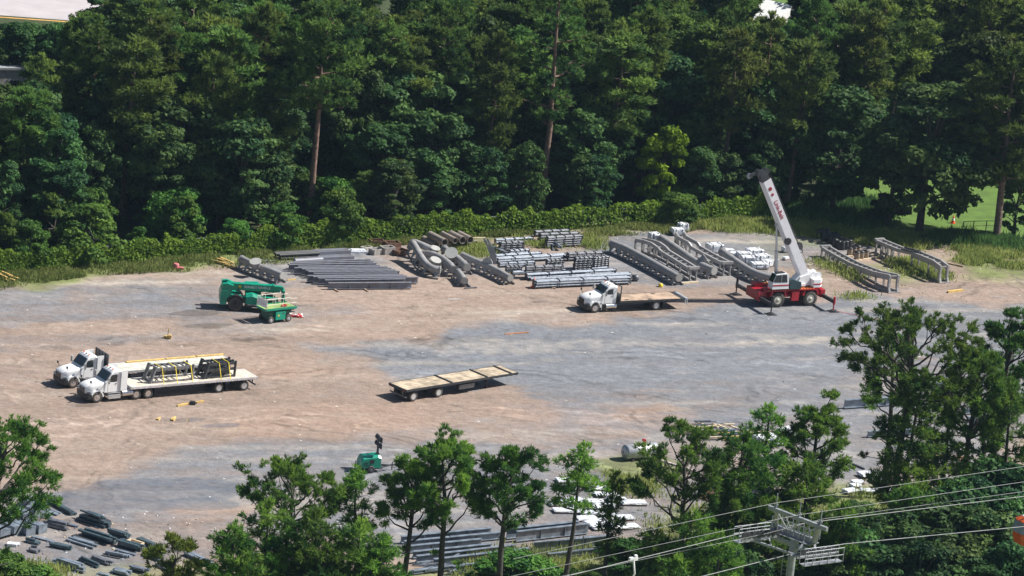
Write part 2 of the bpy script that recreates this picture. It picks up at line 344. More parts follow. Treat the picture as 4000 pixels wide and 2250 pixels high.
sheet('far_lawn', ((2640, 70), (3300, 110), (3300, -200), (2640, -200)), LAWN)
ROADM = mat('pale_asphalt', (.40, .37, .38), .9, var=.06, scale=.3)
sheet('road', ((-400, 30), (620, 105), (700, -300), (-400, -300)), ROADM)
sheet('road_line', ((-400, 38), (560, 104), (560, 107), (-400, 41)), mat('orange_line', (.65, .34, .10), .8), .010)

# ------------------------------------------------------------------ foliage
def leaf_mesh(name, V, k, tint, m):                # V: (n*k,3) corners of n separate faces
    n = len(V) // k; me = bpy.data.meshes.new(name)
    me.from_pydata(V.tolist(), [], np.arange(n * k).reshape(n, k).tolist())
    a = me.attributes.new('tint', 'FLOAT', 'FACE'); a.data.foreach_set('value', np.clip(tint, 0, 1).astype(np.float32))
    me.materials.append(m); return me
def unit(v): return v / (np.linalg.norm(v, axis=-1, keepdims=True) + 1e-9)
def tufts(rs, C, D, nb, L, w, up=.35, O=None):      # needle tufts: nb thin blades fanning from each centre, lying on the clump's surface
    n = len(C); d = unit(D[:, None] * .75 + np.array([0, 0, up]) + rs.randn(n, nb, 3) * .55)
    ln = L * (.7 + .6 * rs.rand(n, nb, 1)); tgt = (O if O is not None else D)[:, None] + np.array([0, 0, .35]) + rs.randn(n, nb, 3) * .45; s = unit(np.cross(d, tgt)) * w
    base = C[:, None] + rs.randn(n, nb, 3) * .05 - d * ln * .15; tip = base + d * ln; mid = base + d * ln * .55
    return np.stack([base, mid + s, tip, mid - s], 2).reshape(-1, 3)
def leaves(rs, C, N, size, flat=.7):               # rhombic leaf sprays at C facing roughly N
    n = len(C); nn = unit(N + rs.randn(n, 3) * flat); a = unit(np.cross(nn, rs.randn(n, 3))); b = np.cross(nn, a)
    s = size * (.6 + .8 * rs.rand(n, 1)); a = a * s; b = b * s * (.5 + .3 * rs.rand(n, 1))
    return np.stack([C - a, C - b * .9 + a * .1, C + a, C + b], 1).reshape(-1, 3)
def pine_mesh(seed, H, c0, Rc, style, nb=20, blades=9, tuft=.46, m=None, lean=0.0, dens=1.0, wide=.085):
    """returns (trunk MB, crown mesh); style: 'flat' open umbrella crown, 'long' tall rounded crown, 'dense' bushy crown"""
    rs = np.random.RandomState(seed); tr = MB(); rb = .16 + H * .0095; top = .80 if style == 'flat' else .97
    z = np.linspace(0, H * top, 9); wob = np.cumsum(rs.randn(9, 2) * .12, 0) * (z / H)[:, None]; wob[:, 0] += lean * z
    tp = [Vector((wob[i, 0], wob[i, 1], z[i])) for i in range(9)]
    tr.tube(tp, [rb * (1 - (.62 if style == 'flat' else .84) * (i / 8) ** 1.1) for i in range(9)], 8, 0)
    def at(zz):
        f = max(0, min(7.999, zz / (H * top) * 8)); i = int(f); return tp[i].lerp(tp[i + 1], f - i)
    C, D, T, O = [], [], [], []
    def pad(cc, d, rad, flat, base):
        nt = int(rs.randint(8, 13)); off = unit(rs.randn(nt, 3)) * rs.rand(nt, 1) ** .45 * np.array([rad, rad, rad * flat])
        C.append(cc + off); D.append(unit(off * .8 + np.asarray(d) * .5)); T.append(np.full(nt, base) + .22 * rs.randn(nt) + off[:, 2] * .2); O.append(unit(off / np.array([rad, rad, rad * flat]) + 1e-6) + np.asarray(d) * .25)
    if style == 'flat':
        cz = H * c0 + (H - H * c0) * .38; hz = H - cz - .35; cen = np.array(at(H * .85)); cen[2] = cz
        for k in range(nb):
            el = math.asin(min(.99, max(-.3, -.20 + 1.19 * (k + rs.rand() * .8) / nb))); az = k * 2.4 + rs.rand() * .8; rr_ = .78 + .28 * rs.rand()
            dv = np.array([math.cos(el) * math.cos(az), math.cos(el) * math.sin(az), math.sin(el)])
            tip = cen + dv * np.array([Rc, Rc, hz if dv[2] > 0 else (cz - H * c0)]) * rr_
            z0 = max(H * c0 * .92, min(H * top, tip[2] - (.5 + .8 * rs.rand()) * np.hypot(*(tip - cen)[:2]) * .75 - .6)); p0 = np.array(at(z0)); Lb = np.linalg.norm(tip - p0)
            bend = (p0 + tip) / 2 + rs.randn(3) * .10 * Lb - np.array([0, 0, .10 * Lb]); pts = []
            for s in np.linspace(0, 1, 6): pts.append(Vector((1 - s) ** 2 * p0 + 2 * s * (1 - s) * bend + s * s * tip + rs.randn(3) * .03 * Lb * (0 < s < 1)))
            r0 = max(.035, rb * .30 * min(1, Lb / 3.0)); tr.tube(pts, [r0 * (1 - .78 * i / 5) for i in range(6)], 6, 0, False); base = .42 + .16 * rs.randn() + .12 * dv[2]
            pad(tip, dv, .52 + .12 * rs.rand(), .6, base); pad(tip + rs.randn(3) * .4 * np.array([1, 1, .4]), dv, .48, .6, base)
            for q in range(int((4 + 3 * rs.rand()) * dens)):
                s = .52 + .46 * rs.rand(); a = pts[int(s * 5)].lerp(pts[min(5, int(s * 5) + 1)], s * 5 % 1); e = np.array(a) + unit(rs.randn(3) + dv * 1.3 + np.array([0, 0, .35])) * Rc * (.13 + .13 * rs.rand()) * (1.25 - .4 * s)
                tr.tube([a, (np.array(a) + e) / 2 + rs.randn(3) * .06, e], [r0 * .38, r0 * .25, .012], 5, 0, False); pad(e, dv, .38 + .18 * rs.rand(), .6, base + .12 * rs.randn())
        for k in range(3):      # bare dead stubs below the crown
            z0 = H * c0 * rs.uniform(.55, .95); az = rs.rand() * 6.28; a = np.array(at(z0)); Lb = Rc * rs.uniform(.25, .55); e = a + np.array([math.cos(az) * Lb, math.sin(az) * Lb, Lb * rs.uniform(-.1, .35)]); tr.tube([a, (a + e) / 2 + rs.randn(3) * .15, e], [.07, .045, .015], 5, 0, False)
            if k: pad(e, (0, 0, 1), .4, .6, .4)
    else:
        for k in range(nb):
            t = (k + .3 + .5 * rs.rand()) / nb; zz = H * (c0 + (.97 - c0) * t); az = k * 2.4 + rs.rand() * .9
            if style == 'dense': prof = math.sin(math.pi * (.24 + .66 * t)) ** .8; rise = .22
            else: prof = math.sin(math.pi * (.16 + .76 * t)) ** .7; rise = .12 + .35 * t
            Lb = Rc * prof * (.62 + .5 * rs.rand()); p0 = at(min(zz, H * .93) - Lb * rise * .4)
            d = np.array([math.cos(az), math.sin(az), 0]); pts = []
            for s in np.linspace(0, 1, 5):
                q = np.array(p0) + d * Lb * s + np.array([0, 0, 1]) * Lb * rise * (s ** 1.4) + rs.randn(3) * .07 * s * Lb * .5; pts.append(Vector(q))
            r0 = max(.035, rb * .40 * (1 - .6 * t) * min(1, Lb / 2.2)); tr.tube(pts, [r0 * (1 - .8 * i / 4) for i in range(5)], 5, 0, False); base = .42 + .18 * rs.randn()
            for c in range(max(2, int(Lb * (2.0 if style != 'dense' else 2.3) * dens))):
                s = .36 + .64 * (c + rs.rand()) / max(2, int(Lb * 2.4)); s = min(s, 1); side = rs.randn() * .38 * Lb * (.35 + .3 * s)
                bp = np.array(pts[int(s * 3.99)].lerp(pts[int(s * 3.99) + 1], s * 3.99 % 1))
                cc = bp + np.array([-d[1], d[0], 0]) * side + np.array([0, 0, .1 + rs.rand() * .45])
                if c % 2 == 0: tr.tube([bp, (bp + cc) / 2 + rs.randn(3) * .05, cc], [r0 * .4, .03, .015], 4, 0, False)
                pad(cc, d, .62 + .25 * rs.rand(), .5, base + .08 * rs.randn())
        pad(np.array(tp[8]), (0, 0, 1), .7, .9, .6); pad(np.array(tp[8]) + np.array([0, 0, .3]), (0, 0, 1), .5, 1, .6)
    C = np.concatenate(C); D = np.concatenate(D); O = np.concatenate(O); T = np.repeat(np.concatenate(T), blades)
    T = T + np.random.RandomState(seed + 1).randn(len(T)) * .07
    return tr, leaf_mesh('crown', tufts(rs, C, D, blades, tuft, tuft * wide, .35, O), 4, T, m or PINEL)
def broad_mesh(seed, H, Rc, z0=.18, ncl=46, per=110, leaf=.26, m=None, vine=False, tall=1.0):
    rs = np.random.RandomState(seed); tr = MB(); rb = .14 + H * .012
    tp = [Vector((rs.randn() * .12 * k, rs.randn() * .12 * k, H * .7 * k / 4)) for k in range(5)]
    tr.tube(tp, [rb * (1 - .7 * k / 4) for k in range(5)], 7, 0)
    C, N, T = [], [], []
    for c in range(ncl):
        a = rs.rand() * 6.283; t = rs.rand() ** .85; zz = H * (z0 + (1 - z0) * t)
        prof = (math.sin(math.pi * (.12 + .80 * t)) ** .75) * Rc; r = prof * (.35 + .65 * rs.rand() ** .6)
        cc = np.array([math.cos(a) * r, math.sin(a) * r, zz - .4]); rad = np.array([1.05, 1.05, .75 * tall]) * (.55 + .55 * rs.rand()) * (Rc / 3.4) ** .6
        if c % 3 == 0: tr.tube([tp[min(4, 1 + int(t * 3))], (Vector(cc) + tp[min(4, 1 + int(t * 3))]) / 2 + Vector((0, 0, .3)), cc], [rb * .35, rb * .22, .03], 5, 0, False)
        n = int(per * (.6 + .8 * rs.rand())); o = unit(rs.randn(n, 3)); o[:, 2] = np.where(o[:, 2] < -.3, -o[:, 2] * .6, o[:, 2]); o = unit(o)
        lump = 1 + .25 * np.sin(o @ rs.randn(3) * 4 + rs.rand() * 6)
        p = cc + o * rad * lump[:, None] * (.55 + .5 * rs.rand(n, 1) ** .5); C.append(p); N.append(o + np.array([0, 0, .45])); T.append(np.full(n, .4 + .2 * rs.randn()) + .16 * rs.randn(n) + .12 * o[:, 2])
    C = np.concatenate(C); N = np.concatenate(N); T = np.concatenate(T)
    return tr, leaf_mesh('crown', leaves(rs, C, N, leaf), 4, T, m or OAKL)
def tree_root(name, label, cat, tr, crown, bark, loc, rz=0, group=None, sc=1.0):
    t = thing(name, label, cat, loc, rz, group); t.scale = (sc, sc, sc) if not isinstance(sc, tuple) else sc
    obj('trunk', tr, bark, t); obj('crown', crown, None, t); return t

# ------------------------------------------------------------------ forest behind the yard
rnd = random.Random(11)
def inpoly(u, v, P):
    c = False; j = len(P) - 1
    for i in range(len(P)):
        if (P[i][1] > v) != (P[j][1] > v) and u < (P[j][0] - P[i][0]) * (v - P[i][1]) / (P[j][1] - P[i][1]) + P[i][0]: c = not c
        j = i
    return c
LAWNP = ((3300, 900), (3330, 650), (3480, 610), (4300, 620), (4300, 960), (3800, 930), (3500, 915))
GAPP = ((-300, 500), (-300, 400), (300, 405), (300, 505))
def top_limit(u, b):
    if u < 60: return 95
    if u < 300: return 85
    if u < 470: return 30
    if 2690 < u < 2800 or 2880 < u < 3130: return 72
    return -400
PROTO = {}
def proto(kind, i):
    if (kind, i) in PROTO: return PROTO[kind, i]
    if kind == 'pine': tr, cr = pine_mesh(100 + i, 18, (.34, .42, .30, .5, .38)[i], (3.3, 3.0, 3.7, 3.4, 2.6)[i], 'long' if i != 3 else 'flat', 28, 9, .60, PINEY if i == 2 else PINEF, dens=1.35, wide=.11); bk = BARKP
    elif kind == 'tall': tr, cr = pine_mesh(150 + i, 22, (.50, .36, .58, .64)[i], (4.4, 3.3, 3.2, 2.9)[i], 'long', (26, 20, 18, 16)[i], 12, .58, PINEF, dens=(1.2, .7, 1.0, 1.0)[i], wide=.10); bk = BARKT
    elif kind == 'broad': tr, cr = broad_mesh(200 + i, 12, (3.4, 3.9, 3.0, 3.6, 3.2)[i], (.12, .16, .08, .2, .1)[i], (70, 80, 62, 72, 64)[i], 215, .20, OAKO if i == 4 else OAKL); bk = BARKD
    elif kind == 'vine': tr, cr = broad_mesh(300 + i, 6, (2.6, 2.9, 2.4)[i], .03, 52, 190, .17, SHRUBL); bk = BARKD
    else: tr, cr = broad_mesh(400, 9, 2.9, .12, 46, 120, .25, BRIGHTL); bk = BARKD
    PROTO[kind, i] = (mk('trunk', tr, bk), cr); return PROTO[kind, i]
INFO = {'pine': ('pine_tree', 'tall forest pine with a rounded dull green crown among the woods behind the fence', 'pine tree', 'pines of the woods behind the fence'),
        'broad': ('broadleaf_tree', 'dark leafy broadleaf tree crowded among the woods behind the fence', 'tree', 'broadleaf trees of the woods behind the fence'),
        'vine': ('vine_shrub', 'low shrub smothered in green vines at the foot of the woods', 'shrub', 'vine smothered shrubs at the foot of the woods')}
def plant(kind, i, p, H, rz, label=None, sx=1.0, lean=None, grp=True):
    tr, cr = proto(kind, i); nm, lb, ct, gp = INFO.get('pine' if kind == 'tall' else kind, ('broadleaf_tree', label, 'tree', None))
    base = {'pine': 18, 'tall': 22, 'broad': 12, 'vine': 6, 'bright': 9}[kind]
    t = thing(nm, label or lb, ct, (p.x, p.y, 0), rz, gp if grp and not label else None); s = H / base; t.scale = (s * sx, s * sx, s)
    if lean: t.rotation_euler = (lean[0], lean[1], rz)
    obj('trunk', tr, None, t); obj('crown', cr, None, t); return t
def forest():
    def row(d0, d1, step, kinds, umax=4230):
        d = d0
        while d < d1:
            x = -66 + rnd.random() * step
            while x < 84:
                px, dd = x + rnd.uniform(-.42, .42) * step, d + rnd.uniform(-.42, .42) * step
                y = fence_y(px) + dd; p = Vector((px, y, 0)); u, v = PX(p); x += step
                if u < -230 or u > umax or inpoly(u, v, LAWNP) or inpoly(u, v, GAPP): continue
                if 2560 < u < 3250 and v < 140: continue
                k = kinds(dd, u); H = {'pine': rnd.uniform(15, 21), 'broad': rnd.uniform(6, 9) if dd < 7 else rnd.uniform(8, 12.5) if dd < 14 else rnd.uniform(11, 15.5), 'vine': rnd.uniform(3, 6.5)}[k]
                if k == 'pine' and u > 3300 and v < 600: H = rnd.uniform(17, 22)
                lim = top_limit(u, v)
                if (abs(u - 1222) < 125 or abs(u - 2118) < 90 or abs(u - 2585) < 85) and 800 < v: H = min(H, rnd.uniform(3.5, 5.5) if u < 2400 else 2.8); k = 'vine'
                if u < 300 and v > 470: lim = 330
                while PX((p.x, p.y, H))[1] < lim and H > 3: H -= .6
                if H < 4 and k != 'vine': k = 'vine'
                plant(k, rnd.randrange({'pine': 5, 'broad': 5, 'vine': 3}[k]), p, H, rnd.random() * 6.28, sx=rnd.uniform(.80, 1.32), lean=(rnd.uniform(-.04, .04), rnd.uniform(-.04, .04)))
            d += step
    def front(dd, u):
        if u < 750 and dd < 11: return 'vine'
        if u < 1100 and dd < 5: return 'vine'
        return 'vine' if rnd.random() < .12 else ('broad' if rnd.random() < .82 else 'pine')
    row(3.0, 17, 4.3, front)
    row(16, 34, 4.7, lambda d, u: 'pine' if rnd.random() < .52 else 'broad')
    row(34, 84, 7.6, lambda d, u: 'pine' if rnd.random() < .66 else 'broad')
    row(62, 100, 5.0, lambda d, u: 'broad' if rnd.random() < .66 else 'pine', 520)
forest()
for k in range(9):      # the same woods go on past the right of the picture and shade its edge
    plant('pine', k % 5, Vector((60 + (k % 3) * 7 + rnd.uniform(-2, 2), 524 + (k // 3) * 11 + rnd.uniform(-3, 3), 0)), rnd.uniform(19, 24), k * 1.7, sx=1.25)
# trees of the woods' edge that stand out
plant('tall', 0, G(1205, 885), 24.5, .6, 'tall pine with a long bare trunk at the edge of woods, above the steel beams', 1.0)
plant('tall', 1, G(2112, 830), 26, 2.1, 'tallest bare-trunked pine at the edge of the woods, behind the galvanized bundles', 1.0)
plant('bright', 0, G(2575, 832), 9.6, .4, 'bright yellow-green tree at the woods edge behind the curved grey track', .9)
plant('broad', 1, G(3590, 905), 17, 1.2, 'big dark oak in front of the sunlit lawn, right of the crane', 1.2)
plant('broad', 3, G(3250, 830), 14, 2.2, 'dark broadleaf tree at the left edge of the sunlit lawn', 1.15)
plant('broad', 0, G(3470, 880), 12.5, 4.2, 'dark broadleaf tree against the left side of the big oak by the lawn', 1.0)
plant('pine', 3, G(4010, 930), 21, .2, 'pine cut by the right picture edge beyond the rail fence', 1.0)
plant('pine', 2, G(3890, 945), 22, 3.2, 'large pine with a thick dark trunk standing before the lawn at right', 1.1)
plant('broad', 2, G(3960, 925), 9, .2, 'dark leafy tree at the right edge, beside the thick pine before the lawn', 1.0)
plant('pine', 4, G(3270, 760), 21, 1.0, 'leaning dark-trunked pine left of the lawn, above the crane boom', 1.0, (0, .16))
plant('vine', 1, G(2640, 872), 3.4, 1.0, 'spreading ferny green bush leaning over the fence behind the ladder tracks', 1.5)
plant('pine', 1, G(1420, 905), 6.5, 1.0, 'young dense green pine just behind the fence, above the concrete pipes', 1.5)
plant('pine', 0, G(1560, 880), 5.6, 2.0, 'smallest young pine at the fence, right of the other young pine', 1.3)
for k, (u, v, H, i) in enumerate(((330, 800, 19, 2), (560, 790, 20, 3), (860, 790, 19, 2), (985, 770, 21, 3), (1480, 800, 20, 2), (1700, 780, 21, 3), (1900, 790, 19, 3), (2330, 770, 20, 2), (2480, 760, 21, 3), (2800, 720, 21, 2), (2960, 730, 20, 3), (3120, 720, 22, 2), (3380, 640, 21, 3), (100, 830, 17, 3))):
    t = plant('tall', i, G(u, v), H, k * 1.9, 'slim forest pine with a bare trunk showing between the dark broadleaf crowns', .95, (rnd.uniform(-.04, .04), rnd.uniform(-.05, .05))); t['group'] = 'bare-trunked pines among the broadleaf trees'
def dead_tree(label, p, H, seed):
    rs = random.Random(seed); b = MB(); P = [Vector((rs.uniform(-.1, .1) * k, 0, H * k / 5)) for k in range(6)]; b.tube(P, [.14, .12, .1, .08, .05, .02], 6, 0)
    for k in range(9):
        z = H * rs.uniform(.35, .95); a = rs.random() * 6.28; L = rs.uniform(.8, 2.4); q = Vector((0, 0, z)); b.tube([q, q + Vector((math.cos(a) * L * .5, math.sin(a) * L * .5, L * .35)), q + Vector((math.cos(a) * L, math.sin(a) * L, L * .8))], [.045, .03, .01], 4, 0)
    solo('dead_tree', b, mat('bleached_wood', (.34, .30, .27), .9), label, 'dead tree', p)
dead_tree('bare pale dead tree beside the tall bare-trunked pine above the beams', G(1275, 800), 9.5, 3)
dead_tree('bare dead tree standing in the dark woods at left', G(600, 760), 8, 4)

# the vine-covered fence
def fence():
    t = thing('chain_link_fence', 'long chain-link fence buried in green vines along the back of the yard', 'fence', FENCE[0])
    o = FENCE[0]; rail = MB(); P = []
    s = 0
    for a, b in zip(FENCE, FENCE[1:]):
        n = max(2, int((b - a).length / 3.0))
        for k in range(n): P.append(a.lerp(b, k / n))
    P.append(FENCE[-1])
    for p in P:
        q = MB(); q.tube([p - o, p - o + Vector((0, 0, 2.0))], .04, 6); obj('post', q, GALVD, t)
    rail.tube([p - o + Vector((0, 0, 1.92)) for p in P], .03, 6); obj('top_rail', rail, GALVD, t)
    wm = MB()
    for a, b in zip(P, P[1:]):
        for z in (.05, .6, 1.2, 1.75): wm.bar(a - o + Vector((0, 0, z)), b - o + Vector((0, 0, z)), .02, .02)
    obj('wire', wm, GALVD, t)
    rs = np.random.RandomState(8); C, N, T = [], [], []
    A = np.array([[p.x, p.y] for p in P]); seg = np.linalg.norm(A[1:] - A[:-1], axis=1); cum = np.concatenate([[0], np.cumsum(seg)]); L = cum[-1]; n = 76000
    sp = rs.rand(n) * L; x = np.interp(sp, cum, A[:, 0]); y = np.interp(sp, cum, A[:, 1])
    cover = fbm(sp * .22, sp * 0 + 3, 4); top = 2.0 + 1.6 * (fbm(sp * .30, sp * 0 + 9, 4) - .35) + 1.2 * (fbm(sp * 1.3, sp * 0 + 4, 3) - .4)
    keep = (cover > .30) | (rs.rand(n) < .25); z = top * rs.rand(n) ** .75; thick = (.16 + .4 * fbm(sp * .6, z * .8, 3)) * (1.25 - .4 * z / 2.4)
    off = rs.uniform(-1, 1, n) * thick
    nx, ny = -.42, .9; C = np.stack([x + off * nx - o.x, y + off * ny - o.y, np.maximum(z, .05)], 1)[keep]
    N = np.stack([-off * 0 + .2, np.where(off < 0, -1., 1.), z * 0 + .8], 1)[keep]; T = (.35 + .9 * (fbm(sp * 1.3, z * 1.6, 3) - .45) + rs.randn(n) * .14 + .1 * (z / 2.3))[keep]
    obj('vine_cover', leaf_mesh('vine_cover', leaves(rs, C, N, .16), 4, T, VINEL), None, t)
fence()

# weeds and long grass: nobody could count it
def weeds(name, label, n, pick, h, m, seed):
    rs = np.random.RandomState(seed); C = pick(rs, n); n = len(C)
    cl = fbm(C[:, 0] * .45, C[:, 1] * .45, 3); keep = rs.rand(n) < np.clip((cl - .30) * 4.2, .04, 1); C = C[keep]; cl = cl[keep]; n = len(C)
    hh = h * (.35 + .9 * rs.rand(n) * cl * 1.5); d = unit(np.stack([rs.randn(n) * .35, rs.randn(n) * .35, np.ones(n)], 1)) * hh[:, None]
    s = unit(np.stack([rs.randn(n), rs.randn(n), np.zeros(n)], 1)) * .055; mid = C + d * .5
    V = np.stack([C - s * .5, mid + s, C + d, mid - s], 1).reshape(-1, 3)
    o = obj(name, leaf_mesh(name, V, 4, .5 + .5 * (fbm(C[:, 0] * .3 + 50, C[:, 1] * .3, 3) - .5) * 2 + rs.randn(n) * .2, m), None); o['kind'] = 'stuff'; o['label'] = label; return o
def strip_pick(rs, n):
    x = rs.uniform(FENCE[0].x, FENCE[-1].x, n); fy = np.interp(x, [p.x for p in FENCE], [p.y for p in FENCE])
    dep = np.where(x < -22, 5.0, np.where(x < 2, 1.6, 3.2)) * (.35 + 1.3 * fbm(x * .12, x * 0, 3)); return np.stack([x, fy - .4 - rs.rand(n) ** 1.4 * dep, x * 0], 1)
weeds('tall_grass', 'tall grass and weeds growing along the foot of the fence', 42000, strip_pick, .62, GRASSL, 21)
def px_pick(polys):
    def f(rs, n):
        out = []
        for (a, b, c, d), w in polys:
            A, B, Cc, D = (np.array(G(*q)) for q in (a, b, c, d)); k = int(n * w); s, t = rs.rand(k, 1), rs.rand(k, 1)
            out.append((A * (1 - s) + B * s) * (1 - t) + (D * (1 - s) + Cc * s) * t + np.concatenate([rs.randn(k, 2) * .7, np.zeros((k, 1))], 1))
        return np.concatenate(out)
    return f
weeds('weeds', 'rough green weeds and grass around the grey track pieces at right', 66000, px_pick([(((2700, 870), (3250, 850), (3200, 920), (2800, 900)), .20), (((3050, 860), (3700, 930), (3560, 985), (3120, 915)), .24), (((3480, 1020), (3620, 1020), (3700, 1095), (3560, 1075)), .09), (((3700, 960), (4100, 985), (4100, 1060), (3760, 1030)), .22), (((3200, 1015), (3400, 1085), (3350, 1105), (3180, 1030)), .02), (((3300, 1163), (3390, 1156), (3390, 1164), (3310, 1170)), .004), (((2030, 935), (2350, 925), (2340, 975), (2060, 960)), .055), (((1740, 940), (1900, 950), (1900, 1010), (1760, 990)), .05)]), .75, GRASSL, 22)
weeds('undergrowth', 'dark ground cover filling the shade under the woods at right', 30000, px_pick([(((2900, 780), (3500, 790), (3500, 900), (2900, 850)), .5), (((3650, 925), (4100, 950), (4100, 990), (3650, 960)), .5)]), 1.3, OAKL, 23)
weeds('rough_grass', 'rough grass at the front fence below the pines', 34000, px_pick([(((1850, 2170), (2500, 2130), (2560, 2330), (1750, 2360)), .4), (((2380, 1850), (2640, 1860), (2700, 1940), (2420, 1950)), .08), (((2500, 2000), (3600, 1900), (4000, 2100), (2600, 2200)), .3), (((-50, 2180), (250, 2220), (200, 2330), (-50, 2330)), .16)]), .7, GRASSL, 24)

# buildings seen through the trees at the back
def far_building(label, u, v, z, L, Wd, rz, roofm, wallm, gable=False):
    p = G(u, v, z); t = thing('building', label, 'building', (p.x, p.y, 0), rz); w = MB(); w.box((0, 0, z / 2 - .2), (L, Wd, z - .4)); obj('wall', w, wallm, t); r = MB()
    if gable: r.add([(-L / 2 - .4, -Wd / 2 - .4, z - .4), (L / 2 + .4, -Wd / 2 - .4, z - .4), (L / 2 + .4, Wd / 2 + .4, z - .4), (-L / 2 - .4, Wd / 2 + .4, z - .4), (-L / 2 - .4, 0, z + 1.6), (L / 2 + .4, 0, z + 1.6)], [(0, 1, 5, 4), (2, 3, 4, 5), (1, 2, 5), (3, 0, 4), (3, 2, 1, 0)])
    else: r.box((0, 0, z - .2), (L + .5, Wd + .3, .26))
    obj('roof', r, roofm, t)
    for k in range(3):
        q = MB(); q.box((-L / 3 + k * L / 3, -Wd / 2 - .03, z * .5), (1.2, .05, 1.1)); obj('window', q, GLASS, t)
    return t
far_building('low shelter with a long white flat roof among the trees at upper left', 60, 258, 4.2, 9, 1.0, R(24), ALU, CONC)
far_building('white gabled building beyond the woods at the top', 2960, 40, 6, 9, 8, R(-28), WHITE, mat('cream_wall', (.50, .48, .42), .8), True)
far_building('small pale hut beyond the woods near the top right corner', 3570, 40, 4, 6, 5, R(15), WHITE, CONC)
b = MB(); b.lathe([(0, 3.2), (1.4, 3.0), (1.7, 2.4), (1.7, 0)], ax='Z', m=0, n=18); b.lathe([(.25, 3.6), (.25, 3.1)], ax='Z', n=10)
solo('storage_tank', b, GREENP, 'green rounded storage tank beyond the woods at the top', 'tank', G(2770, 75))

# ------------------------------------------------------------------ vehicles
def add_wheel(t, x, y, r, w, rimm=CHROME, dual=False, name='wheel', rr_=.58):
    s = 1 if y > 0 else -1; b = MB(); h = w / 2
    prof = [(r * .55, -h * .8), (r * .86, -h), (r * .97, -h * .8), (r, -h * .4), (r, h * .4), (r * .97, h * .8), (r * .86, h), (r * .55, h * .8)]
    b.lathe(prof, n=24)
    if dual: b.lathe(prof, (0, -s * (w + .05), 0), n=24)
    o = obj(name, b, RUBBER, t, (x, y, r)); q = MB(); f = s * h
    q.lathe([(r * rr_, f * .86), (r * rr_ * .92, f * .92), (r * rr_ * .8, f * (.2 if dual else .55)), (r * .30, f * (.25 if dual else .6)), (r * .2, f * (.8 if dual else 1.08)), (.005, f * (.85 if dual else 1.12))], n=20)
    obj('rim', q, rimm, o)
    k = MB()
    for a in range(8):
        k.disc((r * .40 * math.cos(a * .785), f * (.35 if dual else .68), r * .40 * math.sin(a * .785)), (0, 1, 0), r * .055, .05, 6)
    obj('lug_nuts', k, BLACK, o)
    return o
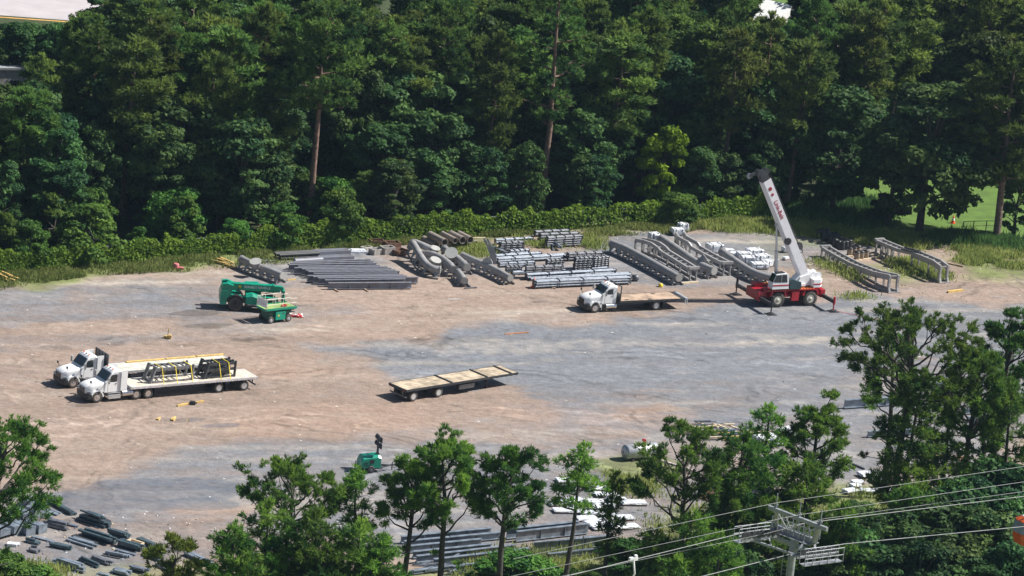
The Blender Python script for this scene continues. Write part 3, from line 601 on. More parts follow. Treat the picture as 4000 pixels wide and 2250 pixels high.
def cab_parts(t, paint, medium=False):
    """conventional lorry cab; front axle at x=0, x forward"""
    zt = 2.72 if medium else 2.86
    h = MB(); h.loft([rr(1.02, .62, .78, 1.36, .14), rr(.90, .78, .76, 1.50, .2), rr(.35, .86, .80, 1.68, .26), rr(-.35, .92, .84, 1.80, .28), rr(-.98, .98, .86, 1.88, .26)], sm=True)
    obj('hood', h, paint, t)
    for s in (1, -1):
        f = MB(); P = []
        for a in range(0, 181, 15): P.append((.64 * math.cos(R(a)), .56 + .62 * math.sin(R(a))))
        P = [(.78, .56)] + [(.02 + x * 1.08, z) for x, z in P] + [(-.72, .56), (-.60, .56)] + [(.54 * math.cos(R(a)), .54 + .54 * math.sin(R(a))) for a in range(180, -1, -15)]
        k = len(P); f.prism(P, .62 * s, 1.12 * s); obj('fender', f, paint, t)
        q = MB(); q.loft([[(.99, s * (.60 + .02), .92), (.99, s * .62, 1.12), (.92, s * .62, 1.14), (.92, s * .60, .90)], [(.70, s * 1.05, .98), (.70, s * 1.05, 1.12), (.62, s * 1.0, 1.14), (.62, s * 1.0, .96)]]); q.box((.80, s * .9, 1.03), (.34, .30, .16), 0, Matrix.Rotation(-s * .55, 3, 'Z')); obj('headlight', q, LAMPG, t)
    g = MB(); g.box((1.03, 0, 1.04), (.06, 1.0, .56)); 
    for z in (.86, .96, 1.06, 1.16, 1.26): g.box((1.065, 0, z), (.03, .94, .03))
    obj('grille', g, mat('grille_grey', (.12, .12, .12), .4, .5) if not medium else BLACK, t)
    bp = MB(); bp.loft([[(1.12, y, z) for y, z in ((-.6, .40), (.6, .40), (.6, .80), (-.6, .80))], [(.95, y, z) for y, z in ((-1.1, .38), (1.1, .38), (1.1, .82), (-1.1, .82))], [(.55, y, z) for y, z in ((-1.14, .38), (1.14, .38), (1.14, .82), (-1.14, .82))]]); obj('bumper', bp, BLACK, t)
    c = MB(); rings = [rr(-.80, 1.0, .86, 1.86, .08), rr(-.98, 1.0, .80, 2.0, .12), rr(-1.42, .92, .80, zt - .16, .16), rr(-1.62, .90, .80, zt - .02, .18), rr(-2.2, .93, .80, zt + (0 if medium else .08), .18), rr(-2.40, .93, .80, zt - .06, .16)]
    c.loft(rings, sm=False); obj('cab', c, paint, t)
    wsn = Vector((.75, 0, .45)).normalized(); ws = MB()
    A = [(-.90, -.86, 1.96), (-.90, .86, 1.96), (-1.36, .78, zt - .22), (-1.36, -.78, zt - .22)]; A = [(x + .055, y, z + .03) for x, y, z in A]; ws.add(A + [(x - .08, y, z - .06) for x, y, z in A], [(0, 1, 2, 3), (0, 4, 5, 1), (1, 5, 6, 2), (2, 6, 7, 3), (3, 7, 4, 0)]); obj('windshield', ws, GLASS, t)
    for s in (1, -1):
        w = MB(); w.prism([(-1.12, 1.92), (-1.42, zt - .36), (-1.96, zt - .32), (-1.96, 1.86), (-1.5, 1.80)], s * .955, s * .985); obj('side_window', w, GLASS, t)
        d = MB(); d.prism([(-1.08, .92), (-1.08, 1.84), (-1.99, 1.80), (-1.99, .92)], s * .99, s * 1.012); dd = obj('door', d, paint, t)
        hd = MB(); hd.box((-1.85, s * 1.03, 1.68), (.16, .03, .06)); obj('handle', hd, BLACK, dd)
        m = MB(); m.bar((-1.0, s * 1.0, 1.90), (-.98, s * 1.28, 1.92), .05, .05); m.box((-.98, s * 1.32, 2.08), (.14, .24, .52), rot=Matrix.Rotation(-s * .25, 3, 'Z')); obj('mirror', m, mat('mirror_shell', (.50, .50, .48), .4), t)
        hm = MB(); hm.bar((.55, s * .78, 1.60), (.66, s * .92, 1.92), .035, .035); hm.box((.67, s * .93, 1.98), (.10, .18, .20)); obj('hood_mirror', hm, BLACK, t)
    for y in (-.5, 0, .5):
        l = MB(); l.box((-1.72, y, zt + .06), (.16, .09, .06)); obj('marker_light', l, ORANGE if y else BLACK, t)
    return zt
def chassis(t, x0, x1, z0=.62, z1=.90, hw=.43):
    f = MB()
    for s in (1, -1): f.box(((x0 + x1) / 2, s * hw, (z0 + z1) / 2), (abs(x1 - x0), .09, z1 - z0))
    n = int(abs(x1 - x0) / 1.4)
    for k in range(n + 1): f.box((x0 + (x1 - x0) * k / n, 0, (z0 + z1) / 2), (.1, 2 * hw, .2))
    obj('frame', f, DARKM, t)
def tractor(label, loc, rz):
    t = thing('tractor_truck', label, 'truck', loc, rz); zt = cab_parts(t, WHITE)
    chassis(t, .5, -5.9)
    for s in (1, -1):
        fa = MB(); fa.prism([(-2.36, 1.0), (-2.36, zt + .02), (-2.98, zt + .02), (-3.02, 1.0)], s * .98, s * 1.06); obj('side_fairing', fa, WHITE, t)
        st = MB(); st.box((-1.75, s * .98, .60), (1.25, .30, .10)); st.box((-1.75, s * 1.08, .42), (1.25, .12, .22)); st.box((-1.75, s * .96, .82), (1.25, .2, .06)); obj('step', st, ALU, t)
        tk = MB(); tk.tube([(-2.55, s * .86, .68), (-3.65, s * .86, .68)], .32, 14); 
        for x in (-2.8, -3.4): tk.tube([(x - .04, s * .86, .68), (x + .04, s * .86, .68)], .332, 14)
        obj('fuel_tank', tk, CHROME, t)
        mf = MB(); mf.box((-5.85, s * .88, .55), (.03, .5, .75)); obj('mud_flap', mf, BLACK, t)
        add_wheel(t, 0, s * .98, .50, .30)
        for x in (-4.0, -5.22): add_wheel(t, x, s * 1.0, .50, .28, dual=True)
        ex = MB(); 
    ft = MB(); ft.lathe([(.48, 1.02), (.48, 1.14)], (-4.55, 0, 0), 16, ax='Z'); ft.box((-4.55, 0, .98), (1.1, .9, .08)); obj('fifth_wheel', ft, DARKM, t)
    ax = MB()
    for x in (0, -4.0, -5.22): ax.tube([(x, -.9, .5), (x, .9, .5)], .09, 8)
    obj('axle', ax, DARKM, t)
    bw = MB(); bw.box((-2.46, 0, 1.8), (.05, 1.7, 1.6)); bw.tube([(-2.62, -.3, 1.1), (-2.62, -.3, 1.7), (-2.9, .2, 1.2)], .04, 6); obj('air_lines', bw, DARKM, t)
    return t
def trailer(label, loc, rz, L, zd, axles, deckm, sidem, back, headboard=False, bars=(), toolbox=None, gear=None, mudflaps=True):
    """flatbed; local x=0 at the deck's front edge, deck runs to -L"""
    t = thing('flatbed_trailer', label, 'trailer', loc, rz); Wd = 2.6
    d = MB(); n = 5
    for k in range(n):
        y0 = -Wd / 2 + .10 + k * (Wd - .2) / n; d.box((-L / 2, y0 + (Wd - .2) / n / 2, zd - .035), (L - .2, (Wd - .2) / n - .035, .07))
    obj('deck', d, deckm, t)
    s = MB()
    for q in (1, -1):
        s.box((-L / 2, q * (Wd / 2 - .05), zd - .10), (L, .10, .20))
        for k in range(int(L / .6)): s.box((-.3 - k * .6, q * (Wd / 2 + .02), zd - .17), (.06, .05, .10))
    s.box((-.04, 0, zd - .14), (.09, Wd - .2, .26)); s.box((-L + .04, 0, zd - .14), (.09, Wd - .2, .26)); obj('side_rail', s, sidem, t)
    f = MB()
    for q in (1, -1):
        f.prism([(-.3, zd - .12), (-L + .2, zd - .12), (-L + .2, zd - .55), (-3.8, zd - .60), (-3.0, zd - .30), (-.3, zd - .28)], q * .40, q * .50)
    for k in range(int(L / .5)): f.box((-.4 - k * .5, 0, zd - .16), (.06, Wd - .3, .1))
    obj('frame', f, DARKM, t)
    ax = MB()
    for x in axles:
        ax.tube([(x, -1.0, .48), (x, 1.0, .48)], .08, 8); ax.box((x, 0, .68), (.5, 1.1, .2))
        for q in (1, -1): add_wheel(t, x, q * 1.05, .48, .27, ALU, dual=True, rr_=.6)
    obj('axle', ax, DARKM, t)
    if mudflaps:
        for q in (1, -1):
            m = MB(); m.box((axles[0] - .62, q * 1.0, .55), (.03, .6, .72)); obj('mud_flap', m, BLACK, t)
    u = MB(); xb = -L + .15
    for q in (1, -1): u.box((xb, q * .6, .80), (.08, .1, .75))
    u.box((xb - .02, 0, .50), (.1, 2.3, .12)); obj('underride_guard', u, back, t)
    for y in (-.9, .9):
        l = MB(); l.box((-L - .01, y, zd - .18), (.03, .22, .1)); obj('tail_light', l, REDP, t)
    if gear:
        g = MB()
        for q in (1, -1): g.box((gear, q * .7, .62), (.12, .12, 1.05)); g.box((gear, q * .7, .06), (.32, .3, .06)); g.bar((gear, q * .7, .35), (gear - .6, q * .5, zd - .3), .06)
        g.bar((gear, -.7, .6), (gear, .7, .6), .07); obj('landing_gear', g, DARKM, t)
    if headboard:
        hb = MB(); hb.box((-.02, 0, zd + .86), (.07, 2.45, 1.70)); 
        for y in (-1.2, -.6, 0, .6, 1.2): hb.box((.04, y, zd + .86), (.06, .08, 1.66))
        obj('headboard', hb, mat('headboard_grey', (.13, .135, .15), .45, .3), t)
    for x in bars:
        q = MB(); q.box((x, 0, zd + .05), (.13, Wd - .05, .09)); obj('cross_bar', q, DARKM, t)
    if toolbox:
        q = MB(); q.box((toolbox, -1.02, zd - .58), (1.9, .5, .42)); q.box((toolbox, -1.28, zd - .40), (1.8, .03, .06)); obj('toolbox', q, mat('toolbox_grey', (.10, .10, .11), .4, .4), t)
    return t
SEMI_RZ = head((949, 1523.6), (376, 1572.5))
def along(p, rz, dx, dy=0, dz=0): return Vector((p.x + math.cos(rz) * dx - math.sin(rz) * dy, p.y + math.sin(rz) * dx + math.cos(rz) * dy, p.z + dz))
def semi_pos(u, v): return along(G(u, v), SEMI_RZ, 0, -1.0)      # near-side (left) front wheel contact -> axle centre
ZD = 1.28
pA = semi_pos(376, 1573); tractor('white day-cab truck in front, hitched to the loaded flatbed with yellow straps', pA, SEMI_RZ)
tA = along(pA, SEMI_RZ, -3.35); trailer('loaded flatbed trailer with pale deck, carrying grey steel frames behind the nearer truck', tA, SEMI_RZ, 13.2, ZD, (-9.25, -11.9), DECKP, mat('white_rail', (.62, .60, .62), .4, .2, var=.1), DARKM)
pB = semi_pos(283, 1516); tractor('white day-cab truck behind the other, with a black grille, hitched to the silver flatbed', pB, SEMI_RZ)
tB = along(pB, SEMI_RZ, -3.35); trailer('silver flatbed trailer with tall grey headboard and yellow planks, behind the farther white truck', tB, SEMI_RZ, 13.4, ZD + .02, (-9.3, -12.0), DECKS, ALU, DARKM, headboard=True)
for k, (x, L) in enumerate(((-5.2, 3.2), (-9.0, 2.6), (-12.0, 2.4))):
    b = MB(); b.box((0, 0, .05), (L * 1.25, .30, .1)); solo('plank', b, WOODY, ('first yellow plank along the far edge of the silver trailer, nearest its headboard', 'middle yellow plank along the far edge of the silver trailer', 'rear yellow plank along the far edge of the silver trailer')[k], 'plank', along(tB, SEMI_RZ, x, -1.15 + .02, ZD + .024), SEMI_RZ)
def track_frame(label, p, rz, L, kind):
    """short box-rail track piece strapped to the flatbed"""
    t = thing('strapped_steel', label, 'steel frame', p, rz); f = MB()
    for y in (-.62, .62):
        f.bar((-L / 2, y, 1.30), (L / 2, y, 1.30), .13, .20); f.bar((-L / 2, y, .10), (L / 2, y, .10), .12, .12)
        if y > 0 or kind: f.bar((-L / 2, y, .78), (L / 2, y, .78), .10, .24)
        f.tube([(-L / 2 - .35, y, 0), (-L / 2 - .12, y, .8), (-L / 2 + .12, y, 1.55)], .17, 10); f.tube([(L / 2, y, 0), (L / 2 + .04, y, 1.5)], .12, 10)
        f.bar((-L / 2 + .1, y, .1), (-L / 2 + 1.1, y, 1.25), .07); f.bar((L / 2 - .1, y, .1), (L / 2 - .9, y, .78), .07)
    for k in range(7): f.bar((-L / 2 + .3 + k * (L - .6) / 6, -.62, 1.36), (-L / 2 + .3 + k * (L - .6) / 6, .62, 1.36), .09, .12)
    f.bar((-L / 2, -.75, .06), (-L / 2 - .2, 1.15, .05), .12)
    if kind:
        f.box((.1, 0, .55), (L * .62, 1.0, .42)); f.bar((-L / 2, .3, 1.0), (L / 2, -.3, 1.45), .2); f.box((L * .36, .2, .3), (.5, .5, .5)); f.tube([(-L * .3, -.5, 1.0), (L * .45, .5, 1.1)], .16, 10)
    obj('frame', f, mat('loaded_grey', (.17, .17, .18), .45) if kind == 0 else mat('near_black_steel', (.05, .052, .058), .45), t)
    for x in ((-.33, 0.02, .42) if kind == 0 else (-.12, .22)):
        s = MB()
        P = [(x * L, 1.24, .0), (x * L + .05, .71, 1.44), (x * L + .05, -.71, 1.44), (x * L + .1, -1.24, 0)]
        for a, b_ in zip(P, P[1:]): s.bar(a, b_, .065, .03)
        obj('strap', s, YELLOW, t)
    return t
track_frame('grey ladder-like steel frame strapped on the front half of the loaded flatbed', along(tA, SEMI_RZ, -4.6, 0, ZD), SEMI_RZ + math.pi, 4.0, 0)
track_frame('near-black steel frame strapped on the rear half of the loaded flatbed', along(tA, SEMI_RZ, -9.6, 0, ZD), SEMI_RZ + math.pi, 2.9, 1)

# lone trailer
T_RZ = head((1603, 1568), (1699, 1552.5)); q = along(G(2025, 1456, 1.25), T_RZ, 0, 1.3)
trailer('empty flatbed trailer with wood deck and three dark cross bars, alone in mid yard', (q.x, q.y, 0), T_RZ, 13.9, 1.27, (-9.75, -12.85), mat('deck_boards', (.47, .385, .28), .75, var=.25, scale=1.2), DARKM, mat('rear_steel', (.20, .19, .18), .5, .3), bars=(-.9, -3.9, -8.3), toolbox=-6.4, gear=-3.4, mudflaps=False)

# white flatbed lorry in front of the galvanized stacks
def flat_truck():
    rz = head((2557.6, 1211), (2320.6, 1221.5)); p = along(G(2320.6, 1221.5), rz, 0, -.98)
    t = thing('flatbed_truck', 'white single-cab flatbed truck with an empty brown wooden bed', 'truck', p, rz); cab_parts(t, WHITE, True); chassis(t, .5, -9.6)
    z = 1.16; d = MB(); d.box((-6.35, 0, z - .04), (6.9, 2.36, .08)); obj('bed', d, mat('worn_deck', (.40, .29, .21), .8, var=.2, scale=1.0), t)
    s = MB()
    for q in (1, -1):
        s.box((-6.45, q * 1.2, z - .10), (7.5, .08, .22))
        for k in range(12): s.box((-3.2 - k * .55, q * 1.25, z - .08), (.1, .04, .08))
    s.box((-6.4, 0, z - .22), (7.2, .9, .22)); obj('bed_rail', s, DARKM, t)
    tl = MB(); tl.box((-10.05, 0, z - .03), (.5, 2.4, .10)); obj('tail_plate', tl, DARKM, t)
    tg = MB(); tg.box((-10.45, 0, z - .02), (.30, 2.5, .12)); 
    for q in (1, -1): tg.box((-10.55, q * 1.15, z - .35), (.08, .08, .62)); tg.box((-10.3, q * 1.2, z - .3), (.08, .06, .5))
    obj('lift_gate', tg, ALU, t)
    hb = MB()
    for y in (-1.15, 1.15): hb.box((-2.76, y, z + .75), (.09, .10, 1.6))
    hb.box((-2.76, 0, z + 1.5), (.08, 2.3, .09)); hb.box((-2.74, 0, z + .35), (.05, 2.3, .75)); obj('head_rack', hb, DARKM, t)
    for y, x in ((.8, -3.7), (-.9, -3.3), (.95, -6.3), (-.8, -7.6)):
        k = MB(); k.box((x, y, z + .012), (.42, .20, .03)); obj('deck_hook', k, DARKM, t)
    for s_ in (1, -1):
        add_wheel(t, 0, s_ * .98, .50, .30); add_wheel(t, -7.05, s_ * .98, .50, .28, ALU, dual=True)
        tk = MB(); tk.tube([(-1.25, s_ * .86, .62), (-2.45, s_ * .86, .62)], .27, 12); obj('fuel_tank', tk, CHROME, t)
        mf = MB(); mf.box((-7.75, s_ * .92, .55), (.03, .5, .8)); obj('mud_flap', mf, BLACK, t)
        st = MB(); st.bar((-.72, s_ * 1.08, .3), (-.72, s_ * 1.08, .9), .07); obj('step', st, ALU, t)
    ax = MB()
    for x in (0, -7.05): ax.tube([(x, -.9, .5), (x, .9, .5)], .09, 8)
    obj('axle', ax, DARKM, t)
flat_truck()

# rough-terrain crane
def crane():
    rz = head((3160, 1193.3), (3029.4, 1195.6)); rz = R(180 + 29)
    pm = (G(3029.4, 1197) + G(3160, 1195)) / 2; p = along(pm, rz, 0, -1.15)
    t = thing('mobile_crane', 'white boom rough-terrain crane on a red chassis with outriggers spread', 'crane', p, rz); X = 1.95
    b = MB(); b.box((.3, 0, 1.45), (7.8, 1.5, .55)); b.box((0, 0, 1.05), (5.6, .9, .5)); b.loft([[(4.25, y, z) for y, z in ((-1.25, .75), (1.25, .75), (1.25, 1.70), (-1.25, 1.70))], [(3.75, y, z) for y, z in ((-1.25, .75), (1.25, .75), (1.25, 1.70), (-1.25, 1.70))]])
    b.box((-3.45, 0, 1.25), (.5, 2.5, .8)); b.box((-.1, 1.2, 1.15), (.85, .35, 1.0)); b.box((-.1, -1.2, 1.15), (.85, .35, 1.0))
    b.box((3.3, -.8, 1.9), (.9, .8, .45)); b.box((3.25, .8, 1.78), (.7, .6, .3)); obj('chassis', b, REDP, t)
    dk = MB()
    for s in (1, -1):
        dk.box((.5, s * 1.05, 1.80), (5.8, .75, .07))
        dk.prism([(2.95, 1.2), (2.7, 1.80), (1.15, 1.80), (.95, 1.15), (1.15, 1.15), (1.3, 1.68), (2.55, 1.68), (2.75, 1.2)], s * .72, s * 1.35); dk.prism([(-2.95, 1.2), (-2.7, 1.80), (-1.15, 1.80), (-.95, 1.15), (-1.15, 1.15), (-1.3, 1.68), (-2.55, 1.68), (-2.75, 1.2)], s * .72, s * 1.35)
    obj('fender_deck', dk, REDP, t)
    sl = MB()
    for s in (1, -1):
        for k in range(17): sl.box((-2.2 + k * .33, s * 1.08, 1.86), (.14, .62, .05))
    obj('tread_strips', sl, mat('orange_strips', (.70, .22, .05), .6), t)
    for x in (X, -X):
        for s in (1, -1):
            w = add_wheel(t, x, s * 1.12, .78, .55, mat('cream_rim', (.55, .52, .44), .5), rr_=.56)
            tr = MB()
            for k in range(22):
                a = k * 2 * math.pi / 22
                for q in (1, -1): tr.box((.79 * math.cos(a + q * .07), q * .14, .79 * math.sin(a + q * .07)), (.06, .26, .11), 0, Matrix.Rotation(-a, 3, 'Y'))
            obj('tread', tr, RUBBER, w)
    # outriggers
    for x in (4.0, -3.45):
        for s in (1, -1):
            o = MB(); o.box((x, s * 2.3, 1.05), (.30, 2.6, .32)); a = obj('outrigger', o, BLACK, t)
            j = MB(); j.tube([(x, s * 3.55, .75), (x, s * 3.55, 1.95 if x > 0 else 1.55)], .13, 10); j.tube([(x, s * 3.55, .12), (x, s * 3.55, .8)], .07, 8); obj('jack', j, BLACK if x > 0 else REDP, a)
            f = MB(); f.disc((x, s * 3.55, .10), (0, 0, 1), .34, .12, 14); f.box((x, s * 3.55, .03), (1.0, .9, .06)); f.bar((x, s * 3.4, .12), (x - .5, s * 3.2, .06), .08); obj('pad', f, DARKM, a)
    # superstructure, slewed so that the boom points towards the head of the carrier
    tt = MB(); tt.lathe([(.85, 1.74), (.85, 2.0)], ax='Z', n=24); obj('slew_ring', tt, BLACK, t)
    sp = MB(); sp.prism([(1.6, 2.0), (1.6, 2.3), (-.3, 2.5), (-1.2, 3.3), (-2.0, 3.3), (-2.3, 2.0)], -.45, .45); sp.box((0, 0, 2.12), (3.0, 1.7, .25)); sp.prism([(-.6, 2.0), (-.9, 2.9), (-1.9, 3.2), (-2.2, 2.0)], .46, .62); sp.prism([(-.6, 2.0), (-.9, 2.9), (-1.9, 3.2), (-2.2, 2.0)], -.62, -.46); obj('turret', sp, WHITE, t)
    cw = MB(); cw.loft([[(-3.4, -.9, 1.95), (-3.4, .9, 1.95), (-3.4, .9, 2.75), (-3.4, -.9, 2.75)], [(-3.0, -1.3, 1.95), (-3.0, 1.3, 1.95), (-3.0, 1.3, 2.75), (-3.0, -1.3, 2.75)], [(-2.2, -1.3, 1.95), (-2.2, 1.3, 1.95), (-2.2, 1.3, 2.75), (-2.2, -1.3, 2.75)]]); c = obj('counterweight', cw, WHITE, t)
    st = MB(); st.loft([[(-3.42, -.92, 2.22), (-3.42, .92, 2.22), (-3.42, .92, 2.36), (-3.42, -.92, 2.36)], [(-3.01, -1.315, 2.22), (-3.01, 1.315, 2.22), (-3.01, 1.315, 2.36), (-3.01, -1.315, 2.36)], [(-2.2, -1.315, 2.22), (-2.2, 1.315, 2.22), (-2.2, 1.315, 2.36), (-2.2, -1.315, 2.36)]], caps=False); obj('stripe', st, REDP, c)
    for x, z in ((-2.45, 3.0), (-3.05, 2.95)):
        w = MB()
        for y in (-.55, .55): w.disc((x, y, z), (0, 1, 0), .42, .06, 20)
        w.tube([(x, -.5, z), (x, .5, z)], .30, 16); obj('winch', w, WHITE, t)
    # cab
    cb = MB(); y0, y1 = .62, 1.56; cb.prism([(1.75, 1.95), (1.75, 2.62), (1.45, 3.42), (.35, 3.50), (.15, 3.42), (.0, 1.95)], y0, y1); k = obj('cab', cb, WHITE, t)
    cw_ = MB(); cw_.prism([(1.70, 2.66), (1.44, 3.36), (.90, 3.38), (.90, 2.62)], y1, y1 + .02); cw_.prism([(.84, 2.62), (.84, 3.38), (.36, 3.38), (.22, 2.62)], y1, y1 + .02); cw_.add([(1.77, y0 + .06, 2.66), (1.77, y1 - .06, 2.66), (1.48, y1 - .06, 3.38), (1.48, y0 + .06, 3.38)], [(0, 1, 2, 3)]); obj('cab_window', cw_, GLASS, k)
    sk = MB(); sk.box((.9, (y0 + y1) / 2, 3.52), (.9, .6, .05)); obj('roof_grille', sk, BLACK, k)
    s2 = MB(); s2.box((.88, y1 + .012, 2.33), (1.72, .02, .13)); obj('cab_stripe', s2, REDP, k)
    k.location = (.95, 0, -.05); k.scale = (1.12, 1, 1.06)
    tk = MB(); tk.loft([[(.75, y, z) for y, z in ((.65, 1.95), (1.5, 1.95), (1.5, 3.0), (.65, 3.0))], [(-.6, y, z) for y, z in ((.65, 1.9), (1.45, 1.9), (1.45, 2.6), (.65, 2.6))]]); obj('engine_cover', tk, mat('dark_teal_cover', (.03, .06, .07), .35), t)
    # boom
    el = R(60); foot = Vector((-1.55, 0, 2.95)); dr = Vector((math.cos(el), 0, math.sin(el))); nu = Vector((-math.sin(el), 0, math.cos(el))); L = 11.9
    def bp(l, n=0, y=0): return foot + dr * l + nu * n + Vector((0, y, 0))
    bm = MB(); hw, dn, up = .47, -.55, .50
    bm.loft([[bp(l, a * s_, y * s_) for a, y in ((dn * .7, -hw), (dn, -hw * .6), (dn, hw * .6), (dn * .7, hw), (up, hw), (up, -hw))] for l, s_ in ((-.3, .8), (.5, 1), (L, 1))]); B = obj('boom', bm, mat('boom_white', (.78, .77, .80), .3, var=.03), t)
    for l in (2.1, 4.6, 7.2, 9.6):
        r_ = MB(); r_.bar(bp(l, up + .01, -hw), bp(l, up + .01, hw), .05, .03); obj('boom_pad', r_, DARKM, B)
    h = MB(); h.loft([[bp(l, a * s_, y * s_) for a, y in ((dn, -hw), (dn, hw), (up, hw), (up, -hw))] for l, s_ in ((L, .86), (L + .5, .84), (L + 1.1, .62))]); 
    for y in (-.28, -.1, .1, .28):
        h.disc(bp(L + 1.05, -.35, y), (0, 1, 0), .34, .07, 16); h.disc(bp(L + .8, .48, y), (0, 1, 0), .30, .07, 16)
    h.bar(bp(L + 1.0, -.2, 0), bp(L + 1.35, -1.25, 0), .22, .26); obj('boom_head', h, DARKM, t)
    au = MB(); au.disc(bp(L + 1.35, -1.42, 0), (0, 1, 0), .30, .14, 16); obj('sheave', au, GALVD, t)
    lc = MB(); a0 = Vector((1.55, -.1, 2.35)); a1 = bp(6.6, dn - .1); lc.tube([a0, a0.lerp(a1, .55)], .19, 10); obj('cylinder_barrel', lc, ALU, t); lc = MB(); lc.tube([a0.lerp(a1, .5), a1], .11, 10); lc.box(a1 + nu * .08, (.3, .5, .35)); obj('cylinder_rod', lc, ALU, t)
    # rope, jib lattice and hook block along the boom's right side
    ro = MB()
    for y in (-.62, -.72, -.84): ro.tube([bp(L + .7, .6, y * .5), bp(8, .75, y), bp(3.0, 1.15, y)], .025, 5)
    ro.tube([bp(-.6, .9, 0), bp(L + .8, .78, 0)], .02, 5); obj('hoist_rope', ro, DARKM, t)
    jb = MB(); 
    for n_ in (.1, -.25): jb.bar(bp(3.2, n_, -.62), bp(9.8, n_, -.62), .07)
    for k in range(12): jb.bar(bp(3.2 + k * .55, .1 if k % 2 else -.25, -.62), bp(3.75 + k * .55, -.25 if k % 2 else .1, -.62), .045)
    obj('jib', jb, DARKM, t)
    hk = MB(); hk.disc(bp(2.8, 1.15, -.72), (0, 1, 0), .30, .3, 14); hk.box(bp(2.5, 1.15, -.72), (.4, .34, .4)); hk.tube([bp(2.3, 1.15, -.72), bp(2.0, 1.25, -.72), bp(1.85, 1.1, -.72), bp(2.0, .98, -.72)], .06, 6); obj('hook_block', hk, DARKM, t)
    # lettering on the boom's left side
    ex, ey, ez = -dr, nu, Vector((0, 1, 0))
    def MM(l, n_): 
        o_ = bp(l, n_, hw + .012); return Matrix(((ex.x, ey.x, ez.x, o_.x), (ex.y, ey.y, ez.y, o_.y), (ex.z, ey.z, ez.z, o_.z), (0, 0, 0, 1)))
    text('lettering', 'Link-Belt', .62, mat('dark_red_letters', (.33, .03, .05), .5), B, MM(8.3, .02), .012)
    lg = MB(); q = bp(L - 1.0, .0, hw); lg.disc(q + Vector((0, .012, 0)), (0, 1, 0), .21, .02, 14); q = bp(L - 1.7, 0, hw); lg.disc(q + Vector((0, .012, 0)), (0, 1, 0), .16, .02, 14); obj('emblem', lg, mat('dark_red_letters', (.33, .03, .05)), B)
    pv = MB(); pv.disc(bp(4.6, -.35, hw), (0, 1, 0), .38, .2, 18); obj('pivot_drum', pv, BLACK, B)
    return t
crane()

